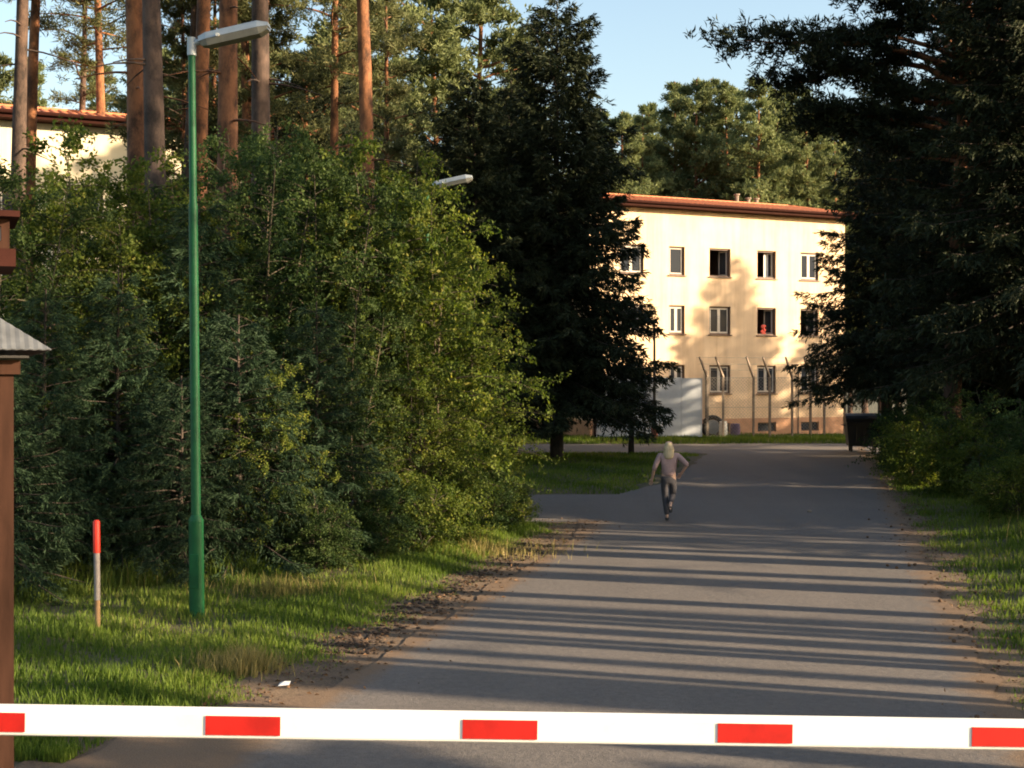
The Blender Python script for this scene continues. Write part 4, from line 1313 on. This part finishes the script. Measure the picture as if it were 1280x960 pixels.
# ------------------------------------------------------------------ person hurrying up the road
def skin(name, pts, edges, radii, mat, parent, root=0, sub=2):
    me = bpy.data.meshes.new(name)
    me.from_pydata(pts, edges, [])
    o = bpy.data.objects.new(name, me); C.objects.link(o)
    md = o.modifiers.new('skin', 'SKIN'); md.use_smooth_shade = True
    for i_, v in enumerate(me.skin_vertices[0].data):
        r_ = radii[i_]; v.radius = r_ if isinstance(r_, tuple) else (r_, r_); v.use_root = (i_ == root)
    s_ = o.modifiers.new('sub', 'SUBSURF'); s_.levels = sub; s_.render_levels = sub
    bpy.context.view_layer.update()
    dg = bpy.context.evaluated_depsgraph_get()
    nm = bpy.data.meshes.new_from_object(o.evaluated_get(dg))
    bpy.data.objects.remove(o); bpy.data.meshes.remove(me)
    nm.name = name
    nm.materials.clear(); nm.materials.append(mat)
    nm.polygons.foreach_set('use_smooth', [True] * len(nm.polygons))
    return link(name, nm, parent)


class Skel:
    def __init__(s): s.p = []; s.e = []; s.r = []
    def add(s, p, r, par=None):
        s.p.append(tuple(p)); s.r.append(r)
        if par is not None: s.e.append((par, len(s.p) - 1))
        return len(s.p) - 1


d = 25.0
pr = thing('person', 'person with long blond hair in greyish pink top and dark trousers hurrying up the road', 'person', (at(836, d), d, 0.004), R(-13.8 + 6))
# local frame: +y ahead (up the road), x to the right
HIP, KNL, ANL = (-.085, 0, .88), (-.075, .07, .48), (-.03, -.01, .085)
HIPR, KNR, ANR = (.085, 0, .88), (.075, .16, .50), (.035, -.22, .36)
SHL, ELL, WRL = (-.175, -.01, 1.285), (-.275, -.09, 1.05), (-.325, .06, .83)
SHR, ELR, WRR = (.175, -.01, 1.285), (.36, -.10, 1.12), (.245, .08, .94)
b = Skel()
pel = b.add((0, 0, .90), (.125, .09)); wa = b.add((0, .01, 1.06), (.108, .078), pel); ch = b.add((0, .02, 1.22), (.132, .092), wa)
nk0 = b.add((0, .02, 1.33), .06, ch); nk = b.add((0, .03, 1.385), .042, nk0)
jw = b.add((0, .055, 1.43), (.058, .066), nk); hd = b.add((0, .05, 1.50), (.074, .088), jw); tp = b.add((0, .045, 1.565), (.055, .066), hd)
ns = b.add((0, .145, 1.475), .012, hd)
for sx in (-1, 1): b.add((sx * .082, .04, 1.49), .013, hd)


def arm(sh_, el_, wr_, sx):
    s0 = b.add(sh_, .052, ch); s1 = b.add(tuple((np.array(sh_) + np.array(el_)) / 2), .043, s0); e_ = b.add(el_, .036, s1)
    f_ = b.add(tuple((np.array(el_) * .55 + np.array(wr_) * .45)), .034, e_); w_ = b.add(wr_, .024, f_)
    dv = unit(np.array(wr_) - np.array(el_)); pv = unit(np.cross(dv, [0.2, 1, 0.1]))
    pm = np.array(wr_) + dv * .055; pc = b.add(tuple(pm), (.034, .018), w_)
    nv = np.cross(dv, pv)
    for j, (off, ln_) in enumerate(((-.026, .065), (-.009, .075), (.009, .07), (.026, .055))):
        q0 = pm + dv * .03 + pv * off; q1 = q0 + dv * ln_ * .5 + nv * .006; q2 = q1 + dv * ln_ * .45 + nv * .022
        a_ = b.add(tuple(q0), .0095, pc); c_ = b.add(tuple(q1), .0085, a_); b.add(tuple(q2), .007, c_)
    th_ = pm - dv * .02 - pv * .03; a_ = b.add(tuple(th_), .011, pc); b.add(tuple(th_ - pv * .018 + dv * .035 + nv * .01), .008, a_)


arm(SHL, ELL, WRL, -1); arm(SHR, ELR, WRR, 1)
for H0_, K_, A_ in ((HIP, KNL, ANL), (HIPR, KNR, ANR)):
    h_ = b.add(H0_, .078, pel); m_ = b.add(tuple((np.array(H0_) + np.array(K_)) / 2), .066, h_); k_ = b.add(K_, .05, m_)
    c_ = b.add(tuple(np.array(K_) * .62 + np.array(A_) * .38 + np.array((0, -.02, 0))), .047, k_); a_ = b.add(A_, .03, c_)
    if A_ is ANL: b.add((A_[0] - .01, A_[1] + .12, .03), .03, a_)
    else: b.add((A_[0], A_[1] - .05, A_[2] - .11), .03, a_)
skin('body', b.p, b.e, b.r, M['skin'], pr)
# knit top: torso, sleeves to the elbow
b2 = Skel()
p0 = b2.add((0, .0, .85), (.165, .135)); p1 = b2.add((0, .01, 1.02), (.142, .11), p0); p2 = b2.add((0, .02, 1.21), (.152, .112), p1); b2.add((0, .02, 1.31), (.08, .07), p2)
for S_, E_, W_ in ((SHL, ELL, WRL), (SHR, ELR, WRR)):
    a_ = b2.add(S_, .066, p2); c_ = b2.add(tuple((np.array(S_) + np.array(E_)) / 2), .056, a_); e_ = b2.add(E_, .048, c_)
    b2.add(tuple(np.array(E_) * .72 + np.array(W_) * .28), .044, e_)
skin('top', b2.p, b2.e, b2.r, M['top'], pr)
b3 = Skel()
p0 = b3.add((0, 0, .93), (.138, .10)); p1 = b3.add((0, 0, .85), (.145, .11), p0)
for H0_, K_, A_ in ((HIP, KNL, ANL), (HIPR, KNR, ANR)):
    h_ = b3.add((H0_[0], H0_[1], .80), .092, p1); m_ = b3.add(tuple((np.array(H0_) * .45 + np.array(K_) * .55)), .08, h_); k_ = b3.add(K_, .066, m_)
    c_ = b3.add(tuple(np.array(K_) * .6 + np.array(A_) * .4 + np.array((0, -.015, 0))), .062, k_); b3.add(tuple(np.array(A_) * .93 + np.array(K_) * .07), .054, c_)
skin('trousers', b3.p, b3.e, b3.r, M['trousers'], pr)
for A_, toe in ((ANL, Vector((-.01, .17, -.05))), (ANR, Vector((0, -.06, -.17)))):
    b4 = Skel(); h_ = b4.add((A_[0], A_[1] - .02, A_[2] - .03), .045); m_ = b4.add(tuple(Vector(A_) + toe * .45 + Vector((0, 0, -.012))), (.044, .036), h_); b4.add(tuple(Vector(A_) + toe * .95 + Vector((0, 0, -.004))), (.036, .026), m_)
    skin('shoe', b4.p, b4.e, b4.r, M['shoe'], pr)
b5 = Skel()
t0 = b5.add((0, .03, 1.555), (.078, .09)); t1 = b5.add((0, .005, 1.49), (.098, .088), t0); t2 = b5.add((0, -.045, 1.40), (.098, .062), t1); t3 = b5.add((0, -.075, 1.30), (.10, .045), t2); b5.add((.01, -.092, 1.215), (.085, .03), t3)
for sx in (-1, 1):
    q0 = b5.add((sx * .07, -.03, 1.39), .035, t1); b5.add((sx * .085, -.06, 1.27), .026, q0)
skin('hair', b5.p, b5.e, b5.r, M['hair'], pr)
